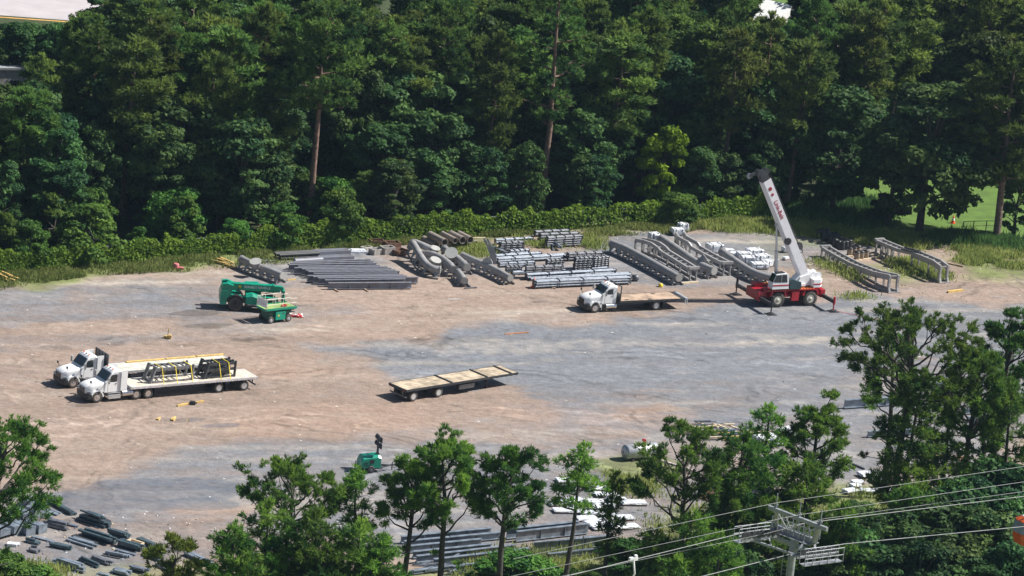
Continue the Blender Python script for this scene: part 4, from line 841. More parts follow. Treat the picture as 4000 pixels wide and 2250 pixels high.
# green telehandler
def telehandler():
    rz = R(8); p = along(G(917, 1214), rz, 0, 1.0)      # near rear wheel contact
    t = thing('telehandler', 'green telehandler with its boom lowered, beside the scissor lift', 'telehandler', p, rz); WB = 3.4
    for x in (0, WB):
        for s in (1, -1): add_wheel(t, x, s * 1.02, .74, .45, BLACK, rr_=.6)
    b = MB(); b.box((WB / 2, 0, .95), (5.0, 1.1, .5)); b.loft([[(x, y, z) for y, z in ((-1.1, z0), (1.1, z0), (1.1, z1), (-1.1, z1))] for x, z0, z1 in ((-1.55, .75, 1.5), (-1.45, .55, 2.0), (-.9, .6, 2.0), (-.8, 1.55, 1.9))]); obj('chassis', b, GREENP, t)
    cs = MB(); cs.prism([(-1.4, 1.3), (-1.4, 2.62), (-.9, 2.70), (-.3, 2.5), (-.5, 1.6), (.5, 1.55), (.4, 1.2)], -.95, -.45); cs.prism([(-1.4, 1.3), (-1.4, 2.62), (-.9, 2.70), (-.3, 2.5), (-.5, 1.6), (.5, 1.55), (.4, 1.2)], .3, .75); obj('boom_tower', cs, GREENP, t)
    e = MB(); e.loft([[(x, y, z) for y, z in ((-1.18, .8), (-.45, .8), (-.45, z1), (-.95, z1), (-1.18, z1 - .25))] for x, z1 in ((.95, 1.75), (1.6, 1.85), (2.5, 1.55))]); obj('engine_cover', e, GREENP, t)
    e = MB(); e.box((1.7, -.98, .75), (1.6, .35, .45)); e.prism([(2.5, .6), (2.5, 1.5), (3.0, 1.35), (3.2, .6)], -1.15, -.5); obj('side_tank', e, BLACK, t)
    f = MB()
    for s in (1, -1):
        P = [(.92 * math.cos(R(a)), .74 + .90 * math.sin(R(a))) for a in range(15, 166, 15)]; f.prism(P + [(x * .9, z - .09) for x, z in P[::-1]], s * .72, s * 1.26)
    obj('fender', f, BLACK, t)
    cb = MB(); cb.prism([(1.0, 1.0), (.9, 2.45), (2.2, 2.5), (2.5, 1.7), (2.7, 1.0)], .35, 1.2); cb = obj('cab', cb, GREENP, t); g = MB(); g.prism([(1.1, 1.75), (1.02, 2.35), (2.1, 2.38), (2.35, 1.75)], 1.2, 1.22); obj('cab_window', g, GLASS, cb)
    bo = MB(); bo.box((1.35, -.1, 2.28), (4.5, .62, .66)); obj('boom', bo, GREENP, t); B = bo
    b2 = MB(); b2.box((3.95, -.1, 2.28), (.75, .50, .54)); b2.box((3.62, -.1, 2.28), (.16, .72, .76)); b2.prism([(4.2, 2.55), (4.6, 2.5), (4.7, 1.9), (4.45, 1.9)], -.3, .1); obj('inner_boom', b2, GREENP, t)
    hd = MB(); hd.box((4.65, -.1, 1.45), (.22, 1.1, 1.55)); hd.box((4.8, -.1, 1.0), (.12, 1.5, .9)); obj('fork_carriage', hd, GREENP, t)
    fk = MB()
    for y in (-.5, .3): fk.box((5.35, y, .16), (1.1, .14, .06)); fk.box((4.86, y, .55), (.07, .14, .8))
    obj('fork', fk, DARKM, t)
    cy = MB(); cy.tube([(1.0, -.15, 1.6), (2.9, -.15, 2.0)], .09, 8); cy.tube([(3.2, -.1, 1.9), (4.3, -.1, 1.95)], .07, 8); obj('hydraulic_cylinder', cy, DARKM, t)
    M = Matrix(((1, 0, 0, 2.05), (0, 0, -1, -.425), (0, 1, 0, 2.32), (0, 0, 0, 1)))
    text('lettering', 'SUNBELT RENTALS', .30, mat('white_letters', (.75, .77, .78), .5), t, M, .008)
    s = MB(); s.disc((.35, -.415, 2.32), (0, 1, 0), .15, .02, 12); obj('emblem', s, YELLOW, t)
    M = Matrix(((1, 0, 0, 1.75), (0, 0, -1, -1.165), (0, 1, 0, .80), (0, 0, 0, 1))); text('model_lettering', 'SKYCDA', .30, mat('white_letters', (.75, .77, .78)), t, M, .008)
    l = MB(); l.tube([(.2, -1.0, 1.6), (.2, -1.0, 2.25)], .02, 5); l.box((.2, -1.0, 2.3), (.12, .05, .2)); obj('mirror', l, BLACK, t)
telehandler()

def scissor():
    rz = R(40); p = along((G(800 + 1480 * .1726, 1040 + 1288 * .1726) + G(800 + 1880 * .1726, 1040 + 1258 * .1726)) / 2, rz, 0, .72)
    t = thing('scissor_lift', 'green scissor lift with white guard rails, in front of the telehandler', 'scissor lift', p, rz)
    for x in (-1.05, 1.05):
        for s in (1, -1): add_wheel(t, x, s * .72, .34, .26, mat('grey_rim', (.40, .40, .41), .5), rr_=.55)
    b = MB(); b.box((0, 0, .62), (2.5, 1.1, .42)); b.box((.1, 0, .95), (2.7, 1.2, .28)); obj('base', b, mat('dark_green', (.004, .09, .06), .4), t)
    for s in (1, -1):
        q = MB(); q.box((.05, s * .68, .72), (1.15, .32, .82)); q = obj('side_box', q, GREENP, t); e = MB(); e.box((-.2, s * .845, .75), (.16, .015, .18)); obj('emblem', e, YELLOW, q); e = MB(); e.box((.3, s * .845, .95), (.14, .015, .1)); obj('vent', e, BLACK, q)
    sc = MB()
    for y in (-.5, .5):
        for z in (1.12, 1.20, 1.28): sc.bar((-1.2, y, z), (1.3, y, z + .05), .06, .07)
    obj('scissor_arms', sc, DARKM, t)
    z = 1.38; d = MB(); d.box((.1, 0, z), (3.6, 1.75, .10)); d.box((.1, 0, z - .06), (3.7, 1.6, .12)); obj('platform', d, GREENP, t)
    dd = MB(); dd.box((.1, 0, z + .058), (3.5, 1.65, .012)); obj('platform_deck', dd, mat('deck_green', (.25, .36, .12), .7), t)
    k = MB()
    for s in (1, -1): k.box((.1, s * .87, z + .06), (3.6, .02, .2))
    obj('kick_plate', k, GREENP, t)
    r = MB(); x0, x1, y1 = -1.7, 1.1, .85
    for zz in (z + .55, z + 1.08):
        for a, c in (((x0, -y1), (x1, -y1)), ((x1, -y1), (x1, y1)), ((x1, y1), (x0, y1)), ((x0, y1), (x0, -y1))): r.tube([(a[0], a[1], zz), (c[0], c[1], zz)], .025, 6)
    for x, y in ((x0, -y1), (x0, y1), (x1, -y1), (x1, y1), (-.75, -y1), (.2, -y1), (-.75, y1), (.2, y1)): r.tube([(x, y, z), (x, y, z + 1.08)], .025, 6)
    for zz in (z + .5, z + .95):
        for a, c in (((x1, -.75), (1.9, -.75)), ((1.9, -.75), (1.9, .75)), ((1.9, .75), (x1, .75))): r.tube([(a[0], a[1], zz), (c[0], c[1], zz)], .022, 6)
    for y in (-.75, .75): r.tube([(1.9, y, z), (1.9, y, z + .95)], .022, 6)
    obj('guard_rail', r, mat('cream_rail', (.70, .68, .60), .4), t)
    w = MB(); w.box((x0 + .02, 0, z + .60), (.02, 1.5, .8)); obj('end_panel', w, WHITE, t)
    ld = MB(); 
    for y in (-.25, .25): ld.bar((1.45, y, .3), (1.45, y, 1.35), .05)
    for zz in (.5, .8, 1.1): ld.bar((1.45, -.25, zz), (1.45, .25, zz), .04)
    obj('ladder', ld, DARKM, t)
    b = MB(); b.box((0, 0, .07), (.5, .22, .14)); b.tube([(-.2, 0, .1), (.1, .15, .2), (.35, -.1, .12)], .06, 6); solo('hose_bundle', b, REDW, 'red hose coil lying on the deck of the scissor lift', 'hose', along(p, rz, .7, -.3, z + .065), rz)
scissor()
def rag_pile(label, p, m1, seed):
    rs = random.Random(seed); b = MB()
    for k in range(16): b.tube([Vector((rs.uniform(-.9, .9), rs.uniform(-.4, .4), .05)), Vector((rs.uniform(-.9, .9), rs.uniform(-.4, .4), .22)), Vector((rs.uniform(-.9, .9), rs.uniform(-.4, .4), .05))], .05, 5, k % 2)
    solo('hose_pile', b, [REDW, WHITE], label, 'hose pile', p)
rag_pile('tangled red and white hoses on the ground right of the scissor lift', G(1152, 1236), REDW, 3)

# light tower
def light_tower():
    p = G(1442, 1838); t = thing('light_tower', 'green trailer-mounted light tower with a folded mast of lamps', 'light tower', p, R(22))
    b = MB(); b.loft([[(x, y, z) for y, z in ((-.65, .45), (.65, .45), (.65, z1), (.45, z1 + .18), (-.45, z1 + .18), (-.65, z1))] for x, z1 in ((-1.0, .95), (-.85, 1.25), (.55, 1.38), (.8, 1.30))]); obj('body', b, GREENP, t)
    v = MB(); v.box((-.05, -.665, 1.02), (.42, .03, .34)); obj('vent', v, BLACK, t)
    v = MB(); v.box((-.6, -.66, .8), (.4, .02, .4)); obj('panel', v, mat('dark_green', (.004, .09, .06)), t)
    f = MB(); f.box((-.1, 0, .40), (2.2, 1.2, .1)); f.bar((.9, 0, .42), (2.35, 0, .5), .1); f.bar((.9, .5, .42), (2.0, 0, .48), .07); f.bar((.9, -.5, .42), (2.0, 0, .48), .07); f.tube([(2.1, 0, .05), (2.1, 0, .7)], .05, 6); f.bar((-1.1, -.6, .1), (-1.1, -.6, .75), .07); f.bar((-1.1, .6, .1), (-1.1, .6, .75), .07); obj('frame', f, DARKM, t)
    for s in (1, -1): add_wheel(t, -.1, s * .72, .33, .2, GALVD, rr_=.5)
    m = MB(); m.tube([(.62, 0, 1.3), (.62, 0, 3.25)], .08, 8); m.tube([(.62, 0, 1.3), (.62, 0, 2.3)], .11, 8); m.bar((.62, -.5, 2.95), (.62, .5, 2.95), .06); m.bar((.62, -.5, 2.45), (.62, .5, 2.45), .06); m.disc((.55, -.2, 1.65), (0, 1, 0), .16, .12, 12); obj('mast', m, DARKM, t)
    for y in (-.48, .48):
        for z in (2.42, 2.98):
            l = MB(); l.loft([[(.62 + x, y + a * r_, z + c * r_) for a, c in ((-1, -1), (1, -1), (1, 1), (-1, 1))] for x, r_ in ((-.16, .10), (.0, .22), (.10, .24))]); l = obj('lamp', l, DARKM, t); g = MB(); g.box((.73, y, z), (.02, .40, .40)); obj('lamp_glass', g, LAMPG, l)
light_tower()

# silver tank
def tank():
    rz = R(33); p = G(2452, 1806); p = along(p, rz, 0, .6); t = thing('fuel_tank', 'silver horizontal storage tank with red fittings, half hidden by the round pine', 'tank', p, rz)
    b = MB(); b.lathe([(.05, -.22), (.4, -.18), (.64, 0), (.68, .06), (.68, 3.3), (.6, 3.42), (.05, 3.5)], (0, 0, .78), 24, ax='X'); obj('shell', b, mat('tank_silver', (.40, .42, .45), .35, .35), t)
    q = MB(); q.lathe([(.63, -.012), (.02, -.26)], (0, 0, .78), 24, ax='X'); obj('end_cap', q, GALVD, t)
    s = MB()
    for x in (.6, 2.7): s.box((x, 0, .10), (.2, 1.2, .2)); s.box((x, .45, .3), (.2, .15, .4)); s.box((x, -.45, .3), (.2, .15, .4))
    obj('saddle', s, DARKM, t)
    r = MB(); r.tube([(1.9, 0, 1.4), (1.9, 0, 1.7)], .08, 8); r.box((1.9, 0, 1.78), (.22, .22, .2)); r.tube([(1.9, 0, 1.75), (2.2, .1, 1.75), (2.2, .1, 1.4)], .05, 8); obj('fittings', r, REDP, t)
tank()
def cone(label, p, h=.9):
    t = thing('traffic_cone', label, 'traffic cone', p); b = MB(); b.box((0, 0, .03), (.55, .55, .06)); b.lathe([(.22, .05), (.17, h * .38), (.11, h * .68), (.05, h), (.01, h + .01)], ax='Z', n=14); obj('cone_body', b, ORANGE, t)
    w = MB(); w.lathe([(.176, h * .38), (.116, h * .68)], ax='Z', n=14); obj('band', w, WHITE if h < 1 else ORANGE, t)
cone('orange traffic cone at the left end of the strapped galvanized pipes', G(2084, 1122), 1.0)
cone('small orange cone on the sunlit lawn behind the low fence', G(3722, 872), .9)

# ------------------------------------------------------------------ grey track pieces lying in the yard
def spline(P, n=6):
    P = [Vector(p) for p in P]; Q = [P[0] * 2 - P[1]] + P + [P[-1] * 2 - P[-2]]; out = []
    for i in range(1, len(Q) - 2):
        a, b, c, d = Q[i - 1:i + 3]
        for k in range(n):
            t = k / n; out.append(.5 * ((2 * b) + (c - a) * t + (2 * a - 5 * b + 4 * c - d) * t * t + (3 * b - a - 3 * c + d) * t ** 3))
    return out + [P[-1]]
def spine_track(label, pts, r=.38, rails=True, caps=(1, 1), stub=None, side=None, flange=None, gap=1.05):
    W_ = [G(u, v, z) for u, v, z in pts]; o = Vector((W_[0].x, W_[0].y, 0)); P = spline([p - o for p in W_]); t = thing('track_spine', label, 'track piece', o)
    b = MB(); b.tube(P, r, 16); obj('spine', b, TRACK, t)
    for e, (i, j) in zip(caps, ((0, 1), (-1, -2))):
        if not e: continue
        ax = (P[i] - P[j]).normalized(); q = MB(); q.disc(P[i] + ax * .03, ax, r * 1.16, .09, 20); fl = obj('end_flange', q, TRACK, t); q = MB(); q.disc(P[i] + ax * .09, ax, r * .98, .03, 20); obj('flange_face', q, CAP, fl)
    if rails:
        L = [0]
        for a, c in zip(P, P[1:]): L.append(L[-1] + (c - a).length)
        def at(s):
            for k in range(len(P) - 1):
                if L[k + 1] >= s: f = (s - L[k]) / max(1e-6, L[k + 1] - L[k]); return P[k].lerp(P[k + 1], f), (P[k + 1] - P[k]).normalized()
            return P[-1], (P[-1] - P[-2]).normalized()
        sides = (-1, 1)
        for sd in sides:
            rl = MB(); Q = []
            for p, c in zip(P, P[1:] + [P[-1] * 2 - P[-2]]):
                T = (c - p).normalized(); N = T.cross(Vector((0, 0, 1))).normalized(); Q.append(Vector((p.x, p.y, max(.12, p.z - r - .55))) + N * sd * .62)
            rl.tube(Q, .10, 8); obj('rail', rl, TRACKD, t)
        wb = MB(); n = int((L[-1] - .6) / gap)
        for k in range(n + 1):
            p, T = at(.35 + k * (L[-1] - .7) / max(1, n)); N = T.cross(Vector((0, 0, 1))).normalized(); zr = max(.12, p.z - r - .55)
            for sd in sides:
                top = p + N * sd * r * .72 - Vector((0, 0, r * .55)); bot = Vector((p.x, p.y, zr)) + N * sd * .60; V = []
                for c, hw in ((top, .40), ((top + bot) / 2, .17), (bot, .13)):
                    for th in (-.03, .03): V += [c - T * hw + N * th, c + T * hw + N * th]
                wb.add(V, [(0, 1, 5, 4), (4, 5, 9, 8), (2, 6, 7, 3), (6, 10, 11, 7), (0, 4, 6, 2), (4, 8, 10, 6), (1, 3, 7, 5), (5, 7, 11, 9)])
            wb.bar(Vector((p.x, p.y, zr)) - N * .62, Vector((p.x, p.y, zr)) + N * .62, .10, .10)
        obj('tie', wb, TRACK, t)
    if stub:
        for (u, v, z), ax, rs_, ln in stub:
            c = G(u, v, z) - o; ax = Vector(ax).normalized(); q = MB(); q.tube([c - ax * ln, c - ax * .12, c], [r * .9, rs_ * .92, rs_], 16); s = obj('branch_stub', q, TRACK, t); q = MB(); q.disc(c + ax * .03, ax, rs_ * 1.08, .07, 22); obj('flange_face', q, CAP, s)
    return t
spine_track('single grey track spine with scalloped ribs behind the telehandler', ((945, 1012, .95), (983, 1030, .95), (1023, 1046, .92), (1063, 1061, .88), (1101, 1076, .85)), .36, stub=(((998, 1022, 1.65), (-.15, -.35, 1), .56, .7),))
spine_track('leftmost curved grey track spine of the cluster below the concrete pipes', ((1612, 950, 1.9), (1628, 975, 1.6), (1641, 999, 1.35), (1665, 1032, 1.0), (1690, 1049, .9), (1718, 1054, .88)), .38)
spine_track('bent grey pipe piece with a flat flanged end, farthest back of the curved cluster', ((1602, 968, .8), (1608, 953, 1.3), (1622, 948, 1.5), (1653, 960, 1.4), (1684, 974, 1.2)), .36, rails=False, caps=(0, 0), stub=(((1700, 970, 1.35), (.2, -.2, 1), .5, .8),))
spine_track('arched grey track spine in the middle of the curved cluster with a dark end plate', ((1640, 992, .8), (1684, 994, 1.15), (1723, 1009, 1.15), (1754, 1032, 1.0), (1771, 1052, .85)), .38, stub=(((1702, 1016, 1.25), (.25, -.3, 1), .54, .9),))
spine_track('straight grey track spine with a big round plate, right of the arched one', ((1737, 972, 1.0), (1765, 994, .95), (1790, 1012, .9), (1824, 1044, .82)), .38, stub=(((1763, 988, 1.5), (-.1, -.75, .75), .62, .55),))
spine_track('short low grey track spine nearest the camera in the curved cluster', ((1789, 1062, .75), (1803, 1078, .72), (1814, 1096, .7)), .34, gap=.7)
spine_track('hinged grey track spine with upright hooked arms, left of the galvanized stacks', ((1808, 998, .95), (1851, 1017, .92), (1902, 1037, .88), (1925, 1049, .85), (1960, 1067, .8), (1992, 1086, .75)), .34, stub=(((1903, 1032, 1.05), (-.55, -.8, .25), .62, .35),))
b = MB(); o = G(1918, 1030)
for dx in (0, .34):
    P = [Vector((dx, 0, 0)), Vector((dx - .05, .1, 1.0)), Vector((dx - .5, .3, 1.7)), Vector((dx - 1.0, .4, 2.5))]
    for a, c, w in zip(P, P[1:], (.42, .32, .2)): b.bar(a, c, .07, w, 0, (1, 0, .3))
for z, x in ((.6, 0), (1.3, -.2), (2.0, -.65)): b.bar((x, .2, z), (x + .34, .2, z), .08)
solo('hook_arms', b, TRACK, 'pair of upright hooked grey plates standing on the hinged spine', 'steel part', o)
spine_track('long straight grey track spine leading to a round end plate, left of the ladder track', ((2390, 950, .98), (2420, 961, .98), (2448, 973, .95), (2540, 1022, .9), (2651, 1085, .84)), .39)
spine_track('long curved grey track spine with a cone-shaped branch, between the two ladder tracks', ((2584, 932, 1.15), (2640, 970, 1.02), (2698, 1011, .95), (2742, 1038, .9), (2788, 1058, .88)), .42, stub=(((2757, 1010, 1.55), (.75, .1, .6), .52, .95),))
spine_track('sagging grey track spine running behind the crane cab', ((2822, 984, 1.1), (2873, 1021, .98), (2931, 1058, .9), (2985, 1079, .9), (3030, 1088, .95)), .40)
def ladder_track(label, pts, g=1.04, ends=(0, 1), rung=.95, rung_from=.0, verts=True, deep=.32, panel=0):
    W_ = [G(u, v, z) for u, v, z in pts]; o = Vector((W_[0].x, W_[0].y, 0)); P = [p - o for p in W_]; D = (P[-1] - P[0]); D.z = 0; D.normalize(); N = Vector((-D.y, D.x, 0))
    if N.y < 0: N = -N
    t = thing('ladder_track', label, 'track piece', o)
    for s in (0, 1):
        r_ = MB()
        for a, c in zip(P, P[1:]): r_.bar(a + N * g * s, c + N * g * s, .24, deep + .04)
        for p in P[1:-1]: r_.tube([p + N * (g * s - .10), p + N * (g * s + .10)], deep / 2, 10)
        lo = [Vector((p.x, p.y, .14)) + N * g * s for p in P]
        for a, c in zip(lo, lo[1:]): r_.bar(a, c, .16, .20)
        if panel:
            for a, c in list(zip(P, P[1:]))[len(P) // 2:]: r_.bar(a + N * g * s - Vector((0, 0, .28)), c + N * g * s - Vector((0, 0, .28)), .12, .30)
        obj('rail', r_, TRACK, t)
    L = [0]
    for a, c in zip(P, P[1:]): L.append(L[-1] + (c - a).length)
    rg = MB(); n = int(L[-1] / rung)
    for k in range(n + 1):
        s = L[-1] * k / n; j = max(i for i in range(len(L) - 1) if L[i] <= s + 1e-6); f = (s - L[j]) / (L[j + 1] - L[j]); p = P[j].lerp(P[j + 1], min(1, f))
        if k / n >= rung_from: rg.bar(p, p + N * g, .13, .10)
        if verts and (k % 3 == 0 or k / n < .35):
            for q in (0, 1): vt = MB(); vt.bar(Vector((p.x, p.y, .1)) + N * g * q + D * .14, p + N * g * q, .20, .12, 0, D); obj('strut', vt, TRACKD, t)
    obj('rung', rg, TRACK, t)
    for e, i in zip(ends, (0, -1)):
        if not e: continue
        p = P[i]; q = MB(); x = D * (.12 if i else -.12)
        for s in (.15, g - .15): q.tube([Vector((p.x, p.y, .02)) + N * s + x, p + N * s + x], .10, 8)
        q.bar(p - N * .12 + x + Vector((0, 0, .16)), p + N * (g + .12) + x + Vector((0, 0, .16)), .34, .26); obj('end_post', q, TRACK, t)
    if panel:
        p = P[-1]; q = MB()
        for s in (0, g): q.loft([[Vector((p.x, p.y, z)) + N * s + D * (dx + a) + N * c for a, c in ((-.14, -.12), (.14, -.12), (.14, .12), (-.14, .12))] for z, dx in ((.02, .25), (.5, .06), (1.0, 0), (p.z + .1, .02))])
        q.bar(Vector((p.x, p.y, .06)) + N * -.2 + D * .3, Vector((p.x, p.y, .06)) + N * (g + .3) + D * .3, .25, .08); obj('end_panel', q, TRACK, t)
    return t
ladder_track('ladder-like grey track with a kinked top rail, second piece from the galvanized stacks', ((2483, 938, 1.45), (2515, 943, 1.6), (2545, 953, 1.65), (2570, 971, 1.5), (2582, 985, 1.3), (2610, 1002, 1.3), (2691, 1052, 1.28)), rung_from=.45)
ladder_track('wavy-railed ladder-like grey track ending in two posts right of the cone branch', ((2640, 912, 1.6), (2652, 930, 1.75), (2690, 950, 1.7), (2700, 966, 1.35), (2760, 1000, 1.3), (2822, 1031, 1.28)), rung_from=.4)
ladder_track('long ladder-like grey track curving up to a tall end panel, right of the crane', ((3211, 970, 1.0), (3265, 1002, 1.0), (3318, 1030, 1.05), (3350, 1043, 1.2), (3412, 1066, 1.5), (3476, 1079, 1.75)), ends=(1, 0), panel=1)
ladder_track('grey track arching down into the weeds at far right', ((3424, 943, 1.4), (3470, 962, 1.55), (3508, 977, 1.6), (3560, 988, 1.75), (3607, 1006, 1.9), (3645, 1022, 1.9), (3674, 1043, 1.7)), ends=(1, 0), panel=1, g=1.0)
b = MB(); b.box((0, 0, .22), (1.9, 1.1, .12)); b.tube([(-.9, .2, .3), (.8, -.3, .42)], .05, 6); b.tube([(-.6, -.4, .3), (.9, .2, .36)], .05, 6); b.tube([(.7, -.45, .3), (1.2, -.45, .3)], .14, 8)
solo('pipe_rack', b, DARKM, 'dark bundle of plates and rods resting on the arching track at far right', 'steel bundle', G(3558, 985, 1.75), R(-30))

# concrete-grey pipes
def pipe(label, u, v, z, r, L, az=124):
    c = G(u, v, z); b = MB(); n = 22; a = R(az); d = Vector((math.cos(a), math.sin(a), 0)); b.tube([Vector(), d * L], r, n, caps=False); b.tube([d * .0, d * L], r * .86, n, caps=False)
    for k in (0, L):
        s = Vector((-d.y, d.x, 0)); V = []
        for q in (r, r * .86): V += [d * k + s * q * math.cos(2 * math.pi * j / n) + Vector((0, 0, q * math.sin(2 * math.pi * j / n))) for j in range(n)]
        b.add(V, [(j, (j + 1) % n, n + (j + 1) % n, n + j) for j in range(n)])
    solo('large_pipe', b, mat('pipe_grey', (.27, .235, .205), .6, var=.12), label, 'pipe', c)
pipe('large open grey pipe, first from the left of the four in the upper row', 1738, 947, 1.15, .40, 3.0)
pipe('narrowest open grey pipe, second from the left of the upper row', 1779, 940, 1.12, .32, 2.6)
pipe('wide open grey pipe, third from the left of the upper row', 1808, 938, 1.15, .40, 2.4)
pipe('open grey pipe at the right end of the upper row by the hedge', 1838, 937, 1.15, .38, 2.2)
pipe('grey pipe lying lower in the weeds, left of the upper row', 1705, 960, .45, .38, 2.6)
pipe('grey pipe under the upper row, left one in the grass', 1768, 962, .36, .34, 2.4)
pipe('grey pipe under the upper row, middle one in the grass', 1822, 960, .36, .36, 2.4)
pipe('grey pipe under the upper row, right one in the grass', 1858, 953, .36, .33, 2.2)
b = MB(); b.bar((0, 0, .74), (4.3, 2.0, .74), .16, .10); solo('timber', b, WOODP, 'pale timber lying across the lower pipes', 'timber', G(1730, 958))

# rows of I-beams
def beam(label, a, c, h=.62, w=.32, zt=None, m=None, group=None):
    zt = zt if zt is not None else h + .12; A, B = G(a[0], a[1], zt), G(c[0], c[1], zt); o = Vector((A.x, A.y, zt - h)); b = MB(); d = Vector((B.x - A.x, B.y - A.y, 0)); L = d.length; b.ibeam((0, 0, 0), (L, 0, 0), h, w, .05)
    for k in range(1, int(L / 2.8) + 1):
        x = k * L / (int(L / 2.8) + 1)
        for s in (1, -1): b.box((x, s * w * .26, h / 2), (.04, w * .44, h - .12))
    return solo('steel_beam', b, m or BEAMM, label, 'steel beam', o, math.atan2(d.y, d.x), group)
ROW = (((1155, 503), (1800, 499)), ((1128, 481), (1752, 472)), ((1075, 466), (1848, 459)), ((1036, 455), (1760, 449)), ((995, 447), (1732, 440)), ((1040, 430), (1690, 428)), ((1000, 416), (1705, 413)), ((980, 406), (1672, 402)), ((950, 395), (1640, 390)), ((892, 386), (1612, 378)), ((920, 375), (1552, 367)), ((850, 362), (1526, 350)), ((862, 350), (1502, 335)), ((882, 340), (1480, 321)))
for k, (a, c) in enumerate(ROW):
    T = lambda q: (700 + q[0] * .5047, 850 + q[1] * .5047)
    lb = {0: 'dark steel I-beam at the front of the long row behind the scissor lift', 2: 'dark steel I-beam third from the front, reaching farthest right in the row', 13: 'dark steel I-beam at the back of the long row', 12: 'second-to-last dark steel I-beam at the back of the row'}.get(k, 'dark steel I-beam in the middle of the long row behind the scissor lift')
    beam(lb, T(a), T(c), group='dark steel I-beams in the long row')
for k, (u, v) in enumerate(((1322, 1141), (1438, 1140), (1576, 1130))):
    a = G(u, v); b_ = G(u - 195, v - 108); b = MB(); d = b_ - a; b.box((d.length / 2, 0, .06), (d.length, .14, .12))
    solo('dunnage_timber', b, WOOD, ('left', 'middle', 'right')[k] + ' bearer timber under the long row of I-beams', 'timber', a, math.atan2(d.y, d.x))
def rods(name, label, cat, a, c, n, r, m, zt=.4, square=False, seed=0, jit=.25):
    A, B = G(*a, zt), G(*c, zt); d = Vector((B.x - A.x, B.y - A.y, 0)); L = d.length; b = MB(); rs = random.Random(seed)
    for k in range(n):
        y = (k % 3 - 1) * r * 2.3 + rs.uniform(-.04, .04); z = r + (k // 3) * r * 2.05; x0 = rs.uniform(0, jit)
        if square: b.bar((x0, y, z), (L - rs.uniform(0, jit), y, z), r * 1.9, r * 1.9)
        else: b.tube([(x0, y, z), (L - rs.uniform(0, jit), y, z)], r, 10)
    return solo(name, b, m, label, cat, (A.x, A.y, 0), math.atan2(d.y, d.x))
def t1(*q): return (700 + q[0] * .5047, 850 + q[1] * .5047)
rods('pipe_stack', 'dark round pipes piled behind the back of the I-beam row, left end', 'pipe stack', t1(745, 285), t1(1075, 268), 6, .17, DARKM, .5, seed=1)
rods('pipe_stack', 'single large dark pipe lying in front of the dark pipe pile', 'pipe', t1(850, 310), t1(1080, 296), 1, .34, BEAMM, .55, seed=2)
rods('beam_stack', 'long dark beams stacked behind the I-beam row, under the hedge', 'beam stack', t1(1040, 262), t1(1320, 250), 6, .16, BEAMM, .55, True, 3)
rods('beam_stack', 'low dark beams in front of the stack by the hedge, right of the large pipe', 'beam stack', t1(1070, 300), t1(1345, 290), 3, .16, BEAMM, .3, True, 4)
rods('pole', 'thin grey poles on the ground right of the flanged spine', 'pole', t1(630, 330), t1(760, 326), 2, .08, GALV, .15, False, 5)
def crate(label, u, v, s, m, rz):
    b = MB(); w, d, h = s
    for x in (-w / 2, w / 2): b.box((x, 0, h / 2), (.12, d, h))
    for y in (-d / 2, d / 2): b.box((0, y, h / 2), (w - .124, .12, h - .01))
    b.box((0, 0, .08), (w - .126, d - .126, .1)); b.box((0, 0, h * .6), (w - .13, .1, .1)); solo('open_box', b, m, label, 'steel box', G(u, v), rz)
for k, (u, v, s, m) in enumerate(((1471, 958, (1.4, .9, .6), RUST), (1531, 966, (1.5, 1.0, .6), RUST), (1512, 990, (1.3, .9, .75), CONC), (1467, 992, (1.2, .8, .6), CONC), (1560, 994, (1.4, 1.0, .55), RUST), (1430, 976, (1.1, .7, .35), CONC))):
    crate(('rusty open box behind the others, left of the concrete pipes', 'rusty open box at the back, second from left', 'grey open box in the middle of the group of boxes', 'grey open box at the front left of the group', 'rusty low open box at the right of the group, beside the curved spine', 'small low grey open box at the left end of the group')[k], u, v, s, m, R(20 + 7 * k))
b = MB(); b.box((0, 0, .15), (1.9, 1.0, .3)); b.box((.1, .1, .34), (1.5, .6, .08)); solo('wrapped_bundle', b, WRAP, 'white wrapped flat bundle left of the open boxes', 'bundle', G(1395, 988), R(20))
def planks(label, u, v, n, L, m, seed, spread=.6):
    rs = random.Random(seed); b = MB()
    for k in range(n):
        a = R(rs.uniform(-50, -20)); c = Vector((rs.uniform(-spread, spread), rs.uniform(-spread, spread), .05 + .07 * k)); d = Vector((math.cos(a), math.sin(a), 0)) * L * rs.uniform(.6, 1) / 2; b.bar(c - d, c + d, .16, .06)
    solo('plank_pile', b, m, label, 'planks', G(u, v))
planks('loose yellow planks heaped left of the flanged spine', 870, 1035, 7, 2.8, WOODY, 6)
planks('broken yellow boards at the left edge of the yard below the fence', 22, 1090, 8, 2.2, WOODY, 7)

